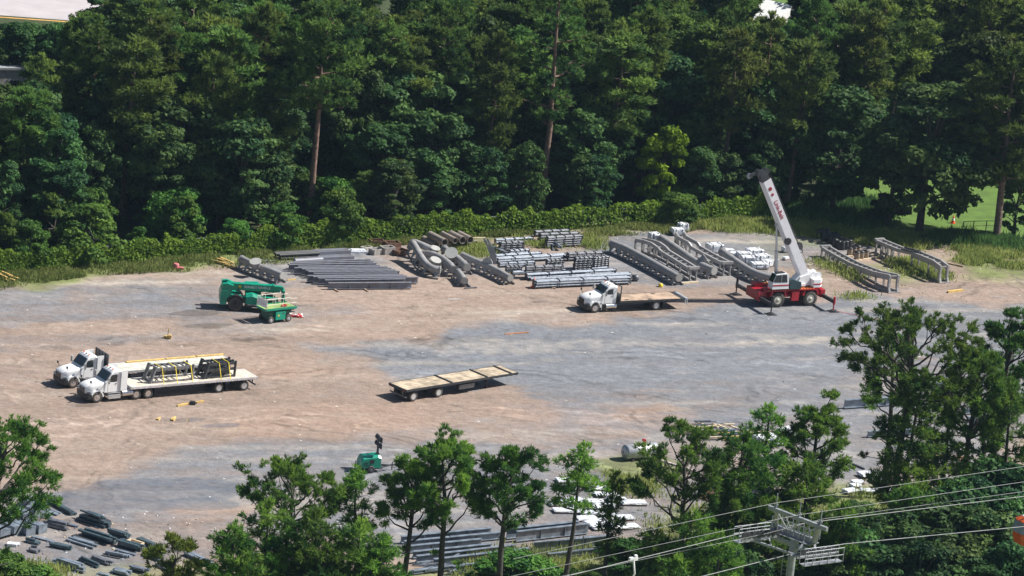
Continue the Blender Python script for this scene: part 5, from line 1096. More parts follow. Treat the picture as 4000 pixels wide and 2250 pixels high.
# galvanized bundles
def t4(q): return (1850 + q[0] * .2601, 870 + q[1] * .2601)
def bundle(label, a, c, n, deep, r=.115, m=GALV, straps=2, flange=True, group=None):
    zt = .12 + n * r * 2.1; A, B = G(*t4(a), zt), G(*t4(c), zt); d = Vector((B.x - A.x, B.y - A.y, 0)); L = d.length; t = thing('steel_bundle', label, 'steel bundle', (A.x, A.y, 0), math.atan2(d.y, d.x), group); b = MB(); rs = random.Random(int(a[0] + a[1])); e = (MB(), MB())
    for i in range(n):
        for j in range(deep):
            y = j * r * 2.25; z = .12 + r + i * r * 2.1; x0 = rs.uniform(0, .12); x1 = L - rs.uniform(0, .18)
            b.tube([(x0, y, z), (x1, y, z)], r * .93, 8)
            if flange:
                for x, q in ((x0 + .02, e[0]), (x1 - .02, e[1])): q.box((x, y, z), (.04, r * 2.2, r * 2.12))
    for k in range(straps):
        x = L * (k + 1) / (straps + 1); w = deep * r * 2.25; y0 = -r * 1.12; sp = MB(); sp.box((x, y0, .12 + n * r * 1.05), (.07, .03, n * r * 2.1)); sp.box((x, y0 + w / 2, .115 + n * r * 2.1), (.07, w, .05)); obj('strap', sp, DARKM, t)
    for k in range(2): sp = MB(); sp.box((L * (.2 + .6 * k), (deep - 1) * r * 1.1, .06), (.12, deep * r * 2.3 + .5, .11)); obj('bearer', sp, WOOD, t)
    obj('tubes', b, m, t)
    for q in e:
        if q.v: obj('end_flange', q, GALVD, t)
    return t
for lb, a, c, n, d, r, m in (
    ('galvanized bundle farthest back by the hedge', (925, 122), (1440, 98), 2, 2, .13, GALVD), ('second galvanized bundle from the back, just before the farthest', (1000, 162), (1592, 138), 3, 2, .13, GALVD),
    ('tall galvanized stack with a red strap, third from the back', (1105, 212), (1642, 180), 5, 2, .11, GALVD), ('galvanized bundle at back left, along the hedge', (330, 245), (905, 212), 2, 2, .12, GALV),
    ('short tall galvanized stack at back left', (400, 290), (770, 276), 4, 2, .11, GALVD), ('low short galvanized bundle below the back-left stack', (540, 412), (850, 392), 2, 2, .11, GALV),
    ('long pale galvanized beams running right of the hooked arms', (290, 482), (1030, 436), 2, 2, .13, GALV), ('galvanized bundle with white ties in the middle of the stacks', (350, 530), (1420, 470), 2, 3, .12, GALV),
    ('tallest galvanized stack at right with a dark shadow across it', (1525, 520), (1800, 505), 6, 2, .115, GALVD), ('galvanized stack of many thin tubes at the far right of the middle row', (1815, 520), (2040, 495), 6, 2, .10, GALVD), ('long galvanized bundle on top at right, behind the tallest stack', (1420, 452), (1960, 432), 3, 2, .13, GALVD),
    ('short galvanized stack between the middle bundle and the tallest stack', (1100, 555), (1362, 540), 4, 2, .11, GALVD), ('thin galvanized tubes lying left of centre', (380, 602), (945, 575), 2, 2, .10, GALV),
    ('small two-high galvanized stack at the left front', (490, 650), (745, 640), 3, 2, .11, GALVD), ('two-high galvanized stack at the front centre', (785, 655), (1350, 635), 3, 2, .11, GALVD),
    ('thin galvanized poles laid along the front centre', (1000, 705), (2040, 662), 1, 3, .10, GALV), ('long bluish galvanized beam pair reaching far right', (795, 765), (2140, 692), 2, 2, .14, GALV),
    ('shorter galvanized beam in front of the long bluish pair', (865, 795), (1675, 752), 1, 2, .14, GALV), ('long galvanized poles second from the front, just behind the strapped pipes', (850, 832), (2400, 760), 1, 4, .10, GALV),
    ('strapped galvanized pipes in the front row, beside the orange cone', (925, 872), (2370, 806), 3, 3, .12, GALV), ('single short galvanized pole in front of the strapped pipes', (1110, 935), (1380, 905), 1, 1, .10, GALV), ('low galvanized tube stack at the left, behind the box with a square hole', (590, 730), (1000, 705), 1, 3, .11, GALV)):
    bundle(lb, a, c, n, d, r, m, 3 if n > 1 else 0)
rs0 = random.Random(9); b = MB()
for k in range(9): a = Vector((rs0.uniform(-.5, .5), rs0.uniform(-.5, .5), rs0.uniform(.1, .6))); b.bar(a, a + Vector((rs0.uniform(-.9, .9), rs0.uniform(-.9, .9), rs0.uniform(-.1, .4))), .14)
solo('steel_scrap', b, GALV, 'tangled galvanized brackets between the back and middle stacks', 'scrap', G(*t4((1230, 375))))
b = MB(); b.lathe([(.05, -.3), (.32, -.25), (.34, .25), (.05, .35)], ax='X', n=14, c=(0, 0, .36)); solo('round_fitting', b, GALVD, 'round capped galvanized fitting at the right end of the strapped pipes', 'fitting', G(*t4((2425, 875))), R(25))
for k, (a, c) in enumerate((((180, 275), (292, 335)), ((288, 352), (505, 440)))):
    A, B = G(*t4(a), .4), G(*t4(c), .4); d = B - A; b = MB(); b.box((d.length / 2, 0, .25), (d.length, .42, .30)); b.box((d.length - .03, 0, .25), (.06, .5, .42)); b.box((.03, 0, .25), (.06, .5, .42))
    solo('box_column', b, GALV, ('pale box column lying at an angle behind the hooked arms, upper piece', 'pale box column lying at an angle behind the hooked arms, lower piece')[k], 'column', (A.x, A.y, 0), math.atan2(d.y, d.x))
b = MB()
for x in (-.8, .8): b.box((x, 0, .3), (.2, .5, .6))
b.box((0, 0, .55), (1.8, .52, .14)); b.box((0, 0, .07), (1.8, .52, .12)); solo('open_box', b, GALVD, 'grey steel box with a square hole at the left front of the galvanized stacks', 'steel box', G(*t4((705, 840))), R(20))

# white wrapped goods
def wrapped(label, u, v, s, seed, flat=False):
    rs = random.Random(seed); t = thing('wrapped_pallet' if not flat else 'wrapped_sheet', label, 'wrapped goods', G(u, v), R(rs.uniform(10, 45))); w, d, h = s; b = MB(); secs = []
    for z, k in ((.14, .97), (.14 + h * .35, 1.03), (.14 + h * .8, .98), (.14 + h, .97), (.14 + h * 1.03, .90)):
        ring = []
        for i in range(16):
            a = 2 * math.pi * i / 16; c, s_ = math.cos(a), math.sin(a); q = max(abs(c), abs(s_)); ring.append((c / q * w / 2 * k * rs.uniform(.93, 1.05), s_ / q * d / 2 * k * rs.uniform(.93, 1.05), z * rs.uniform(.97, 1.04) if not flat else z + rs.uniform(-.02, .03)))
        secs.append(ring)
    b.loft(secs); obj('wrap', b, WRAP, t); p = MB()
    for y in (-d * .38, 0, d * .38): p.box((0, y, .05), (w * .95, .1, .10))
    for x in (-w * .4, -w * .13, w * .13, w * .4): p.box((x, 0, .12), (.12, d * .95, .03))
    obj('pallet', p, WOOD, t)
    if not flat and h > .4:
        for k in (-.28, .28): q = MB(); q.box((k * w, 0, .14 + h * .53), (.05, d * 1.07, h * 1.07)); obj('band', q, GALVD, t)
    return t
WP = (((2665, 905), (1.1, .9, .8), 'white bag leaning up at the hedge, topmost of the bags behind the ladder track'), ((2645, 918), (1.3, 1.0, .6), 'white wrapped bundle right of the topmost white bag'), ((2552, 935), (1.1, .8, .6), 'small white bag left of the long curved spine'), ((2570, 940), (.9, .8, .5), 'small white bag touching the top end of the curved spine'), ((2790, 984), (1.7, 1.3, .75), 'tall white wrapped pallet alone above the sagging spine'), ((2842, 985), (1.4, .9, .2), 'flat white package right of the lone tall pallet'), ((2878, 1003), (1.6, .9, .35), 'low white package with a blue side, along the sagging spine'), ((2905, 1012), (1.5, 1.0, .6), 'white wrapped pallet third along the sagging spine'), ((2945, 1003), (1.8, 1.2, .7), 'large white pallet farthest back in the white group by the crane'), ((2920, 1032), (1.5, 1.1, .7), 'ribbed white pallet in the middle of the group by the crane'), ((2975, 1020), (1.7, 1.1, .55), 'white pallet at the right of the group, near the crane cylinder'), ((2965, 1048), (1.8, 1.2, .45), 'low grey-white pallet just behind the crane cab'), ((3000, 1040), (1.3, 1.0, .5), 'white pallet right beside the lift cylinder of the crane'), ((3072, 985), (1.0, .7, .45), 'small white box alone behind the crane boom'), ((3072, 1015), (.8, .5, .2), 'tiny white slab between the boom and the cylinder'))
for k, ((u, v), s, lb) in enumerate(WP): wrapped(lb, u, v, s, 40 + k)

# black-lidded canisters at right
def t8(x, y): return 3100 + x * .2717, 880 + y * .2717
def canister(label, u, v, m, group, seed):
    t = thing('canister', label, 'canister', G(u, v), seed * .7, group); b = MB(); b.lathe([(.26, 0), (.31, .06), (.30, .78), (.27, .86)], ax='Z', n=14); obj('shell', b, m, t); l = MB(); l.lathe([(.33, .84), (.33, .93), (.12, 1.0)], ax='Z', n=14); l.bar((-.3, 0, .98), (.3, .1, 1.02), .12, .06); obj('lid', l, BLACK, t)
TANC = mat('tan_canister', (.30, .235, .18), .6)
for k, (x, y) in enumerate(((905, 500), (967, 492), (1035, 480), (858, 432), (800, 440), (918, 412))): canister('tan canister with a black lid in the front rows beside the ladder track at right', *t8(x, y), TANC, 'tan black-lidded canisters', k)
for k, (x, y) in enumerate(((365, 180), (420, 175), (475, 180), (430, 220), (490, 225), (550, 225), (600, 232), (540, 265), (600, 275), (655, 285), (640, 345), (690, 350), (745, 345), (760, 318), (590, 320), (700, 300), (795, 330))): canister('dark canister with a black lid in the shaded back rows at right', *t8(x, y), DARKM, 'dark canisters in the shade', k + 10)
for k, (a, c, lb) in enumerate((((285, 232), (390, 220), 'timber left of the dark canisters'), ((560, 155), (660, 150), 'timber farthest back behind the dark canisters'), ((640, 205), (778, 192), 'second timber from the back among the dark canisters'), ((670, 248), (835, 235), 'third timber from the back among the dark canisters'), ((1065, 408), (1190, 395), 'timber right of the upper tan canisters'), ((1070, 442), (1250, 420), 'timber sticking out right of the front tan canister'), ((890, 512), (1335, 455), 'longest timber in front of the tan canisters'), ((700, 460), (850, 452), 'timber on the ladder track beside the tan canisters'))):
    A, B = G(*t8(*a)), G(*t8(*c)); d = B - A; b = MB(); b.box((d.length / 2, 0, .07), (d.length, .2, .14)); solo('timber', b, WOODP, 'pale ' + lb, 'timber', A, math.atan2(d.y, d.x))
# loose timbers and scraps
def stick(label, a, c, m=WOODP, w=.14, cat='timber', name='timber'):
    A, B = G(*a), G(*c); d = B - A; b = MB(); b.box((d.length / 2, 0, w * .5), (d.length, w, w)); b.box((d.length * .45, w * 1.1, w * .35), (d.length * .7, w * .8, w * .7)); solo(name, b, m, label, cat, A, math.atan2(d.y, d.x))
stick('pale timber alone in the dirt at far right', (3702, 1144), (3760, 1137), WOODY, .22); stick('long rough timber right of the arching track', (3690, 1028), (3762, 1044), WOOD, .16); stick('thin pale pole left of the long ladder track', (3155, 1026), (3214, 1044), WOODP, .08, 'pole', 'pole')
stick('yellow timbers lying on the dirt right of the loaded flatbed', (692, 1588), (795, 1570), WOODY, .16); stick('orange-brown board lying in the open middle of the yard', (1972, 1307), (2064, 1300), mat('orange_board', (.50, .22, .10), .8), .10, 'board', 'board')
stick('pale timber below the end plate of the long straight spine', (2662, 1110), (2728, 1104), WOODP, .18); stick('pale timber right of the track spine behind the telehandler', (1122, 1096), (1156, 1093), WOODY, .12); stick('yellow board standing in the puddle, left one', (617, 1642), (625, 1634), WOODY, .14, 'board', 'board'); stick('yellow board lying in the puddle, right one', (675, 1645), (684, 1632), WOODY, .16, 'board', 'board')
stick('thin white strip lying in the yard right of the I-beams', (1750, 1170), (1797, 1169), WHITE, .06, 'strip', 'strip'); stick('grey tube lying at the foot of the curved spines', (1815, 1128), (1862, 1126), GALVD, .14, 'tube', 'tube')
b = MB(); b.box((0, 0, .15), (.5, .4, .3)); b.tube([(-.35, 0, .1), (.4, .1, .16)], .08, 6); solo('steel_scrap', b, BLACK, 'small black lump beside the yellow timbers on the dirt', 'scrap', G(752, 1580))
b = MB(); b.lathe([(.26, 0), (.30, .08), (.30, .5), (.24, .56)], ax='Z', n=12); b.box((.5, .1, .1), (.5, .4, .2)); solo('bucket', b, PINK, 'faded pink bucket in the grass under the fence at left', 'bucket', G(687, 1050))
b = MB(); b.tube([(0, 0, 0), (.05, 0, 1.0)], .03, 6); b.box((.06, 0, .8), (.05, .14, .5)); b.box((0, .05, .12), (.7, .4, .24)); b.box((.25, -.1, .3), (.3, .3, .2)); solo('marker_post', b, WOODY, 'marker post with a rusty top standing on wood blocks, above the trucks', 'marker', G(654, 1322))
b = MB(); b.bar((0, 0, .02), (5.0, -2.0, .02), .06, .02); solo('red_strap', b, REDW, 'red strap stretched on the gravel right of the crane pad', 'strap', G(3275, 1217), 0)
b = MB(); b.lathe([(.22, 0), (.25, .05), (.22, .3), (.08, .36)], ax='Z', n=12); solo('bucket', b, YELLOW, 'small yellow bucket on the dirt above the wooden truck bed', 'bucket', G(2580, 1120))

# ------------------------------------------------------------------ front left steel
def t6(x, y): return x * .4486, 1600 + y * .4486
def stack(label, a, c, m, n, seed, w=.7, thin=False):
    A, B = G(*t6(*a)), G(*t6(*c)); d = B - A; L = d.length; rs = random.Random(seed); b = MB(); z = .06
    for k in range(n):
        h = rs.uniform(.05, .10) if thin else rs.uniform(.12, .22)
        for j in range(rs.randint(1, 3)):
            x0 = rs.uniform(0, .35) * (1 + k * .4); x1 = L - rs.uniform(0, .35) * (1 + k * .5); y = rs.uniform(-w / 2, w / 2); ww = rs.uniform(.18, .4)
            b.bar((x0, y, z + h / 2 + rs.uniform(0, .01) * j), (x1, y + rs.uniform(-.12, .12), z + h / 2 + .002 * j), ww, h)
        z += h
    for x in (.2, .8): b.box((L * x, 0, .03), (.12, w + .4, .06))
    solo('steel_stack', b, m, label, 'steel stack', A, math.atan2(d.y, d.x))
FL = (((430, 800), (645, 925), BEAMT, 2, 'long dark plates at the top of the front-left yard, beside the left pine', .5), ((310, 850), (525, 920), BEAMG, 1, 'flat grey-blue plate left of the topmost dark plates', .5), ((345, 915), (460, 950), BEAMG, 2, 'short grey stack under the left pine branch', .4), ((675, 950), (950, 1040), BEAMT, 5, 'highest dark stack of mixed beams in the front-left yard', .9), ((790, 910), (960, 990), DARKM, 1, 'thin dark beam lying behind the highest dark stack', .2), ((705, 1085), (1000, 1180), BEAMT, 4, 'long dark stack below the highest one', .7), ((935, 1085), (1130, 1140), BEAMT, 3, 'short dark stack right of the highest one', .7), ((585, 1135), (835, 1210), BEAMG, 2, 'pale-edged channels with blue tops in the middle of the front-left yard', .7), ((620, 1095), (850, 1180), DARKM, 1, 'dark narrow beam behind the pale-edged channels', .3), ((365, 1000), (590, 1055), GALVD, 3, 'pile of mixed grey angles right of the box beams', .8), ((555, 1000), (695, 1030), GALV, 1, 'small pale bracket pile left of the highest stack', .4), ((210, 1145), (355, 1175), BEAMT, 2, 'small dark stack below the box beams', .4), ((435, 1190), (620, 1230), BEAMT, 2, 'dark channel stack with an upright stub', .5), ((270, 1105), (470, 1160), BEAMG, 1, 'flat grey plate strip below the box beams', .3), ((250, 1225), (360, 1248), GALVD, 2, 'little heap of bent steel at lower left', .4), ((1015, 1180), (1250, 1245), BEAMT, 3, 'dark stack nearest the yellow crate, below it', .6), ((1185, 1140), (1350, 1205), BEAMT, 2, 'dark stack right of the yellow crate', .6), ((905, 1260), (1120, 1305), BEAMG, 2, 'flat blue-grey plates in the lower middle, left pair', .6), ((990, 1230), (1190, 1285), BEAMG, 1, 'flat blue-grey plates in the lower middle, right one', .5), ((680, 1310), (860, 1385), BEAMT, 2, 'dark beams crossing each other at the bottom left of centre', .4), ((805, 1300), (980, 1360), GALVD, 2, 'grey angles right of the crossing dark beams', .4), ((440, 1335), (740, 1425), BEAMG, 3, 'bright blue-topped beams at the bottom of the front-left yard', .9), ((85, 1320), (240, 1370), BEAMG, 2, 'grey-blue stack at the bottom left corner by the bushes', .5), ((285, 1390), (560, 1449), BEAMG, 1, 'wide flat grey plate at the bottom edge', .8), ((830, 1432), (960, 1460), BEAMG, 1, 'grey slab at the bottom edge, left of another', .6), ((965, 1410), (1130, 1455), BEAMG, 2, 'blue-grey block at the bottom edge, left of the small pine', .7), ((1115, 1390), (1300, 1435), GALV, 2, 'pale flat plate left of the small yellowish pine', .5), ((1268, 1275), (1420, 1325), BEAMT, 3, 'dark stack behind the small yellowish pine, left part', .6), ((1380, 1350), (1520, 1415), GALVD, 3, 'grey mixed steel behind the small yellowish pine, lower part', .7), ((1620, 1260), (1850, 1370), BEAMG, 2, 'long grey channels between the small pine and the pine thicket', .6))
for k, (a, c, m, n, lb, w) in enumerate(FL): stack(lb, a, c, m, n, 60 + k, w, n == 1)
for k, (a, c, lb) in enumerate((((25, 1040), (160, 1095), 'box beam at the far left of the lower row of box beams'), ((140, 1040), (268, 1098), 'second box beam of the lower row'), ((238, 1030), (372, 1080), 'box beam at the right of the lower row'), ((245, 905), (342, 950), 'box beam at the right of the upper row, under the left pine'), ((150, 925), (245, 985), 'middle box beam of the upper row under the left pine'), ((40, 945), (140, 990), 'box beam at the left of the upper row, behind the left pine'), ((190, 825), (300, 870), 'box beam farthest back under the left pine'), ((-30, 1080), (45, 1120), 'box beam cut by the left picture edge'))):
    A, B = G(*t6(*a)), G(*t6(*c)); d = B - A; L = d.length; b = MB(); b.box((L / 2, 0, .72), (L, .8, .06)); b.box((L / 2, .37, .36), (L, .05, .66)); b.box((L / 2, -.37, .36), (L, .05, .66)); b.box((L * .5, 0, .36), (.04, .68, .60)); b.box((L - .03, 0, .40), (.05, 1.0, .78)); solo('box_beam', b, BEAMG, label=lb, cat='box beam', loc=A, rz=math.atan2(d.y, d.x))
crate('yellow-brown open timber crate among the dark steel stacks', *t6(1170, 1180), (1.3, .9, .3), WOODP, R(-30))
b = MB(); b.box((0, 0, .12), (.8, .6, .24)); b.box((.3, .3, .1), (.6, .5, .12)); solo('paper_bags', b, WRAP, 'white and yellow litter heap at the far lower left', 'litter', G(*t6(105, 1185)))

# ------------------------------------------------------------------ front beams behind the pines
def t7(x, y): return 900 + x * .6211, 1600 + y * .6211
FB = (((1075, 795), (1640, 742), .6, 'front-yard I-beam at the back of the stack between the pine trunks'), ((1095, 825), (1700, 768), .6, 'second I-beam from the back between the pine trunks'), ((1110, 856), (1580, 810), .6, 'third I-beam from the back between the pine trunks'), ((1150, 890), (1640, 842), .6, 'fourth I-beam from the back between the pine trunks'), ((1172, 918), (1790, 848), .6, 'fifth I-beam from the back between the pine trunks'), ((1280, 938), (1882, 868), .6, 'pale-webbed I-beam at the front of the stack between the pine trunks'), ((1400, 985), (1800, 930), .4, 'low I-beam in front of the beam stack, above the green bush'), ((1740, 748), (2190, 700), .9, 'tall I-beam with pale stiffeners, behind the slim pine'), ((1800, 765), (2252, 714), .9, 'tall I-beam with pale stiffeners, just in front of its twin behind the slim pine'), ((1910, 832), (2400, 788), .9, 'tall I-beam crossing right behind the slim pine trunk'), ((2000, 905), (2420, 858), .4, 'low long beam by the front fence, right of the green bush'), ((1150, 1010), (1500, 965), .3, 'low beam among scrap left of the green bush'))
for a, c, h, lb in FB: beam(lb, t7(*a), t7(*c), h, .34, None, BEAMG)
rs0 = random.Random(31); b = MB()
for k in range(22): a = Vector((rs0.uniform(-2.2, 2.2), rs0.uniform(-2, 2), rs0.uniform(.05, .4))); ang = R(rs0.uniform(0, 60)); b.bar(a, a + Vector((math.cos(ang), math.sin(ang), 0)) * rs0.uniform(.6, 2.2) + Vector((0, 0, rs0.uniform(0, .2))), .12)
solo('steel_scrap', b, GALV, 'heap of small galvanized scrap at the bottom, left of the front beams', 'scrap', G(*t7(1290, 1010)))
for k, ((a, c, h), lb) in enumerate(zip((((3300, 1562), (3540, 1546), .8), ((3600, 1500), (3960, 1470), .6), ((3760, 1598), (3960, 1572), .5), ((3780, 1628), (3965, 1604), .5), ((3800, 1655), (3960, 1634), .4), ((3390, 1685), (3600, 1672), .5), ((3850, 1672), (3930, 1662), .4)), ('steel beam with bolted web seen left of the tall right-hand pines', 'long beam behind the large right-hand pine crown', 'beam at the back of the group at the right edge', 'middle beam of the group at the right edge', 'front beam of the group at the right edge', 'dark low beam behind the column-like pine', 'short beam at the front of the right-edge group'))): beam(lb, a, c, h, .34, None, BEAMG)
# sheets and debris right of the slim pine
SH = ((2100, 455), (2300, 505), (2365, 545), (2050, 600), (2150, 580), (2110, 645), (2200, 622), (2258, 660), (2350, 620), (2370, 668), (2430, 578), (2265, 590), (2372, 710), (2292, 722), (2345, 748), (2445, 738), (2240, 695), (2535, 596), (2480, 690), (2500, 745))
for k, (x, y) in enumerate(SH): wrapped(('white wrapped sheet at the back left of the scattered sheets, above the others' if k == 0 else 'round white coil-like sheet at the left of the scattered sheets' if k == 3 else 'white wrapped sheet lying among the scatter right of the slim pine'), *t7(x, y), (1.5 + .4 * (k % 3), 1.1, .12 if k != 1 else .2), 80 + k, True)['group'] = 'white sheets scattered right of the slim pine'
stick('long dark timber left of the scattered white sheets', t7(2030, 480), t7(2160, 520), DARKM, .16); stick('dark flat timber above the scattered white sheets', t7(2130, 455), t7(2240, 500), DARKM, .2)
for k, ((u, v), s) in enumerate((((3395, 1862), (2.0, 1.2, .25)), ((3430, 1882), (1.6, 1.0, .15)), ((3350, 1890), (1.2, .8, .15)), ((3400, 1925), (1.8, 1.0, .15)), ((3480, 1930), (1.4, 1.0, .2)), ((3320, 1925), (1.4, .8, .2)), ((3340, 1905), (1.0, .7, .2)))): wrapped('white wrapped package on the gravel beside the slender bare pine at right' if k else 'largest white package on the gravel, left of the slender pine trunk', u, v, s, 120 + k, True)['group'] = 'white packages by the slender pine'
stick('dark stick lying on the gravel left of the slender pine', (3330, 1815), (3376, 1835), DARKM, .14); 
rs0 = random.Random(33)
for k, (u, v) in enumerate(((2760, 1668), (2800, 1680), (2850, 1690), (2790, 1710), (2860, 1705), (2720, 1690), (2930, 1700))):
    b = MB()
    for q in range(6): a = Vector((rs0.uniform(-1.2, 1.2), rs0.uniform(-1, 1), .08 + .08 * q)); ang = R(rs0.choice((20, 30, -40, 25)) + rs0.uniform(-8, 8)); d = Vector((math.cos(ang), math.sin(ang), 0)) * rs0.uniform(.8, 1.6); b.bar(a - d, a + d, .16, .1, q % 2)
    solo('steel_scrap', b, [GALV, WOODP] if k != 4 else [WOODY, GALV], ('pile of pipes and brackets farthest back behind the round pine', 'second scrap pile behind the round pine', 'scrap pile with pale boards behind the round pine', 'front scrap pile behind the round pine', 'scrap pile topped with a yellow board', 'leftmost flat scrap pile behind the round pine', 'rightmost scrap pile beside the dense pine')[k], 'scrap', G(u, v))
for k, (u, v) in enumerate(((2990, 1720), (3060, 1735), (3130, 1715), (3080, 1690))): wrapped(('white goods left of the trunk of the tall middle pine', 'white goods in front of the tall middle pine', 'white goods right of the tall middle pine', 'white goods behind the tall middle pine')[k], u, v, (2.2, 1.2, .3), 140 + k, True)
b = MB()
for k in range(14): b.box((rs0.uniform(-2.4, 2.4), rs0.uniform(-1, 1), .1), (1.4, .4, .12), 0, Matrix.Rotation(rs0.uniform(-.5, .8), 3, 'Z'))
solo('plank_pile', b, mat('tan_planks', (.42, .26, .16), .8), 'scattered tan planks behind the column-like pine', 'planks', G(3660, 1790))
b = MB()
for k in range(18): b.bar((0, k * .16 - 1.4, .1), (.3 + 2.4, k * .16 - 1.4, .14), .08)
solo('decking_rack', b, RUST, 'rust-brown slatted rack on the ground right of the round pine', 'rack', G(2740, 1930), R(-30))
# long red-white boom barrier by the tank
b = MB(); b.bar((0, 0, .5), (4.2, -2.2, .3), .22, .2); solo('pole', b, mat('pinkish_pole', (.55, .45, .45), .5), 'pale pinkish pole running from the silver tank behind the round pine', 'pole', G(2530, 1805))
# small pale litter everywhere
def litter():
    rs = np.random.RandomState(4); b = MB()
    for k in range(420):
        u, v = rs.uniform(0, 4000), rs.uniform(1100, 2200)
        if k < 160: u, v = rs.uniform(0, 950), rs.uniform(2000, 2240)
        elif k < 250: u, v = rs.uniform(3000, 4000), rs.uniform(1050, 1180)
        elif k < 300: u, v = rs.uniform(2280, 2420), rs.uniform(930, 975)
        p = G(u, v); s = rs.uniform(.04, .105); b.box((p.x, p.y, s * .3), (s * rs.uniform(.8, 2.5), s, s * .6), int(rs.randint(0, 3)), Matrix.Rotation(rs.uniform(0, 3), 3, 'Z'))
    o = obj('litter', b, [WHITE, WOODP, GALVD]); o['kind'] = 'stuff'; o['label'] = 'small pale scraps and litter scattered over the yard'
litter()

# ------------------------------------------------------------------ foreground pines and bushes
def fg_pine(label, u, v, H, Rc, seed, style='flat', c0=.6, nb=20, lean=0.0, m=None, dens=1.0, rz=0.0, blades=11):
    Rc *= .90 if style == 'flat' else .86; p = G(u, v, H); tr, cr = pine_mesh(seed, H, c0, Rc, style, nb, blades + (3 if style == 'flat' else 0), .40 if style == 'flat' else .48, m or PINEL, lean, dens)
    return tree_root('pine_tree', label, 'pine tree', tr, cr, BARKD, (p.x - lean * H, p.y, 0), rz)
fg_pine('pine with a heavy umbrella crown cut by the left picture edge', 15, 1640, 18, 4.9, 501, 'flat', .50, 30)
fg_pine('flat-topped forked pine standing behind the pine thicket at lower left of centre', 1140, 1790, 16, 4.6, 502, 'flat', .70, 18)
fg_pine('slim pine with a narrow crown just below the green light tower', 1388, 1842, 15, 1.9, 503, 'long', .55, 18)
fg_pine('open sparse pine with long bare limbs, left of the tallest centre pine', 1608, 1762, 17, 2.5, 504, 'flat', .56, 17, -.03)
fg_pine('tallest centre pine with a forked wide crown and dark trunk', 1765, 1672, 19, 3.4, 505, 'flat', .58, 22, -.03)
fg_pine('round-crowned pine right of the tallest centre pine', 2005, 1702, 19, 3.0, 506, 'flat', .54, 21)
fg_pine('slim pine with a small tufted crown and ivy on its straight trunk', 2282, 1738, 17.5, 2.1, 507, 'dense', .66, 13, .02)
fg_pine('thin dark young pine right of the ivy-trunked slim pine', 2408, 1862, 12.5, 1.0, 508, 'long', .45, 14)
fg_pine('big round open pine in front of the silver tank', 2722, 1668, 18, 4.8, 509, 'flat', .56, 24)
fg_pine('dense bushy pine right of the big round open pine', 2925, 1690, 17, 3.4, 510, 'dense', .38, 30, dens=1.25)
fg_pine('pointed pine top rising behind the dense bushy pine', 3010, 1588, 18, 2.3, 511, 'long', .5, 20)
fg_pine('tall airy pine between the dense bushy pine and the slender pine', 3205, 1528, 19, 3.0, 512, 'flat', .52, 22)
fg_pine('wide bushy pine below the tall airy pine', 3165, 1812, 14.5, 4.0, 513, 'dense', .28, 32, dens=1.2)
fg_pine('huge spreading pine with the widest crown at right', 3590, 1190, 24, 6.9, 514, 'flat', .68, 34)
p = G(3448, 1945); tr, cr = pine_mesh(515, 15.5, .45, 2.3, 'flat', 16, 11, .52, PINEL, -.055); tree_root('pine_tree', 'slender nearly bare pine left of the huge spreading pine', 'pine tree', tr, cr, BARKD, p)
fg_pine('column-like pine thick with foliage under the huge spreading crown', 3590, 1440, 19, 3.3, 516, 'dense', .22, 36, dens=1.2)
fg_pine('second column-like pine, right of the first', 3735, 1500, 17, 2.8, 526, 'dense', .3, 28, dens=1.1)
fg_pine('pine with a curved bare lower branch near the right edge', 3850, 1322, 21, 3.1, 517, 'flat', .52, 26)
fg_pine('pine cut by the right picture edge, its crown reaching up to the gravel', 3965, 1180, 23, 3.2, 518, 'flat', .46, 28)
fg_pine('bushy pine low at the right edge, beneath the pine cut by the picture edge', 3975, 1520, 17, 2.9, 527, 'dense', .25, 26)
fg_pine('feathery pine between the second column-like pine and the right edge', 3885, 1560, 15, 2.5, 528, 'dense', .3, 22)
THICK = ((885, 2055, 13, 2.3, 'leftmost pine of the thicket at the bottom'), (1060, 1975, 14, 3.1, 'tallest pine at the left of the bottom thicket'), (1235, 2000, 14, 3.0, 'middle pine of the bottom thicket'), (1395, 2040, 13.5, 3.0, 'pine at the right of the bottom thicket'), (1130, 2095, 12, 3.2, 'broad low pine at the front of the bottom thicket'), (1510, 2105, 12.5, 2.8, 'rightmost pine of the bottom thicket'), (1290, 2130, 12, 3.1, 'front pine of the bottom thicket, right of the broad low one'), (985, 2170, 11, 2.8, 'front left pine of the bottom thicket cut by the lower edge'), (1440, 2185, 11, 3.0, 'front right pine of the bottom thicket cut by the lower edge'))
for k, (u, v, H, r_, lb) in enumerate(THICK): fg_pine(lb, u, v, H, r_, 530 + k, 'dense', .25, 26, dens=1.15)
fg_pine('small yellowish open pine among the front-left steel stacks', 690, 2092, 10.5, 2.7, 545, 'flat', .35, 15, dens=.8, m=leaf_mat('yellowish_needles', (.04, .075, .012), (.17, .22, .04), .28, .1))
RIGHT = ((2560, 2090, 10, 2.0, 'long', 'small pine left of the round open pine, low at the front'), (2700, 2010, 12, 3.0, 'dense', 'bushy pine under the round open pine'), (2800, 2090, 11, 3.0, 'dense', 'bushy pine left of the cableway tower, at the front'), (2860, 1900, 13, 2.4, 'dense', 'bushy pine between the round pine and the dense pine'), (3020, 1960, 12, 3.0, 'dense', 'bushy pine right behind the cableway tower'), (3560, 1905, 12, 2.8, 'dense', 'bushy pine at the foot of the column-like pines'), (2640, 2180, 9, 2.6, 'dense', 'low pine at the bottom edge left of the tower'), (3290, 1990, 12, 2.6, 'dense', 'bushy pine right of the tower, left of the slender trunk foot'))
for k, (u, v, H, r_, st, lb) in enumerate(RIGHT): fg_pine(lb, u, v, H, r_, 560 + k, st, .25, 24, dens=1.1)
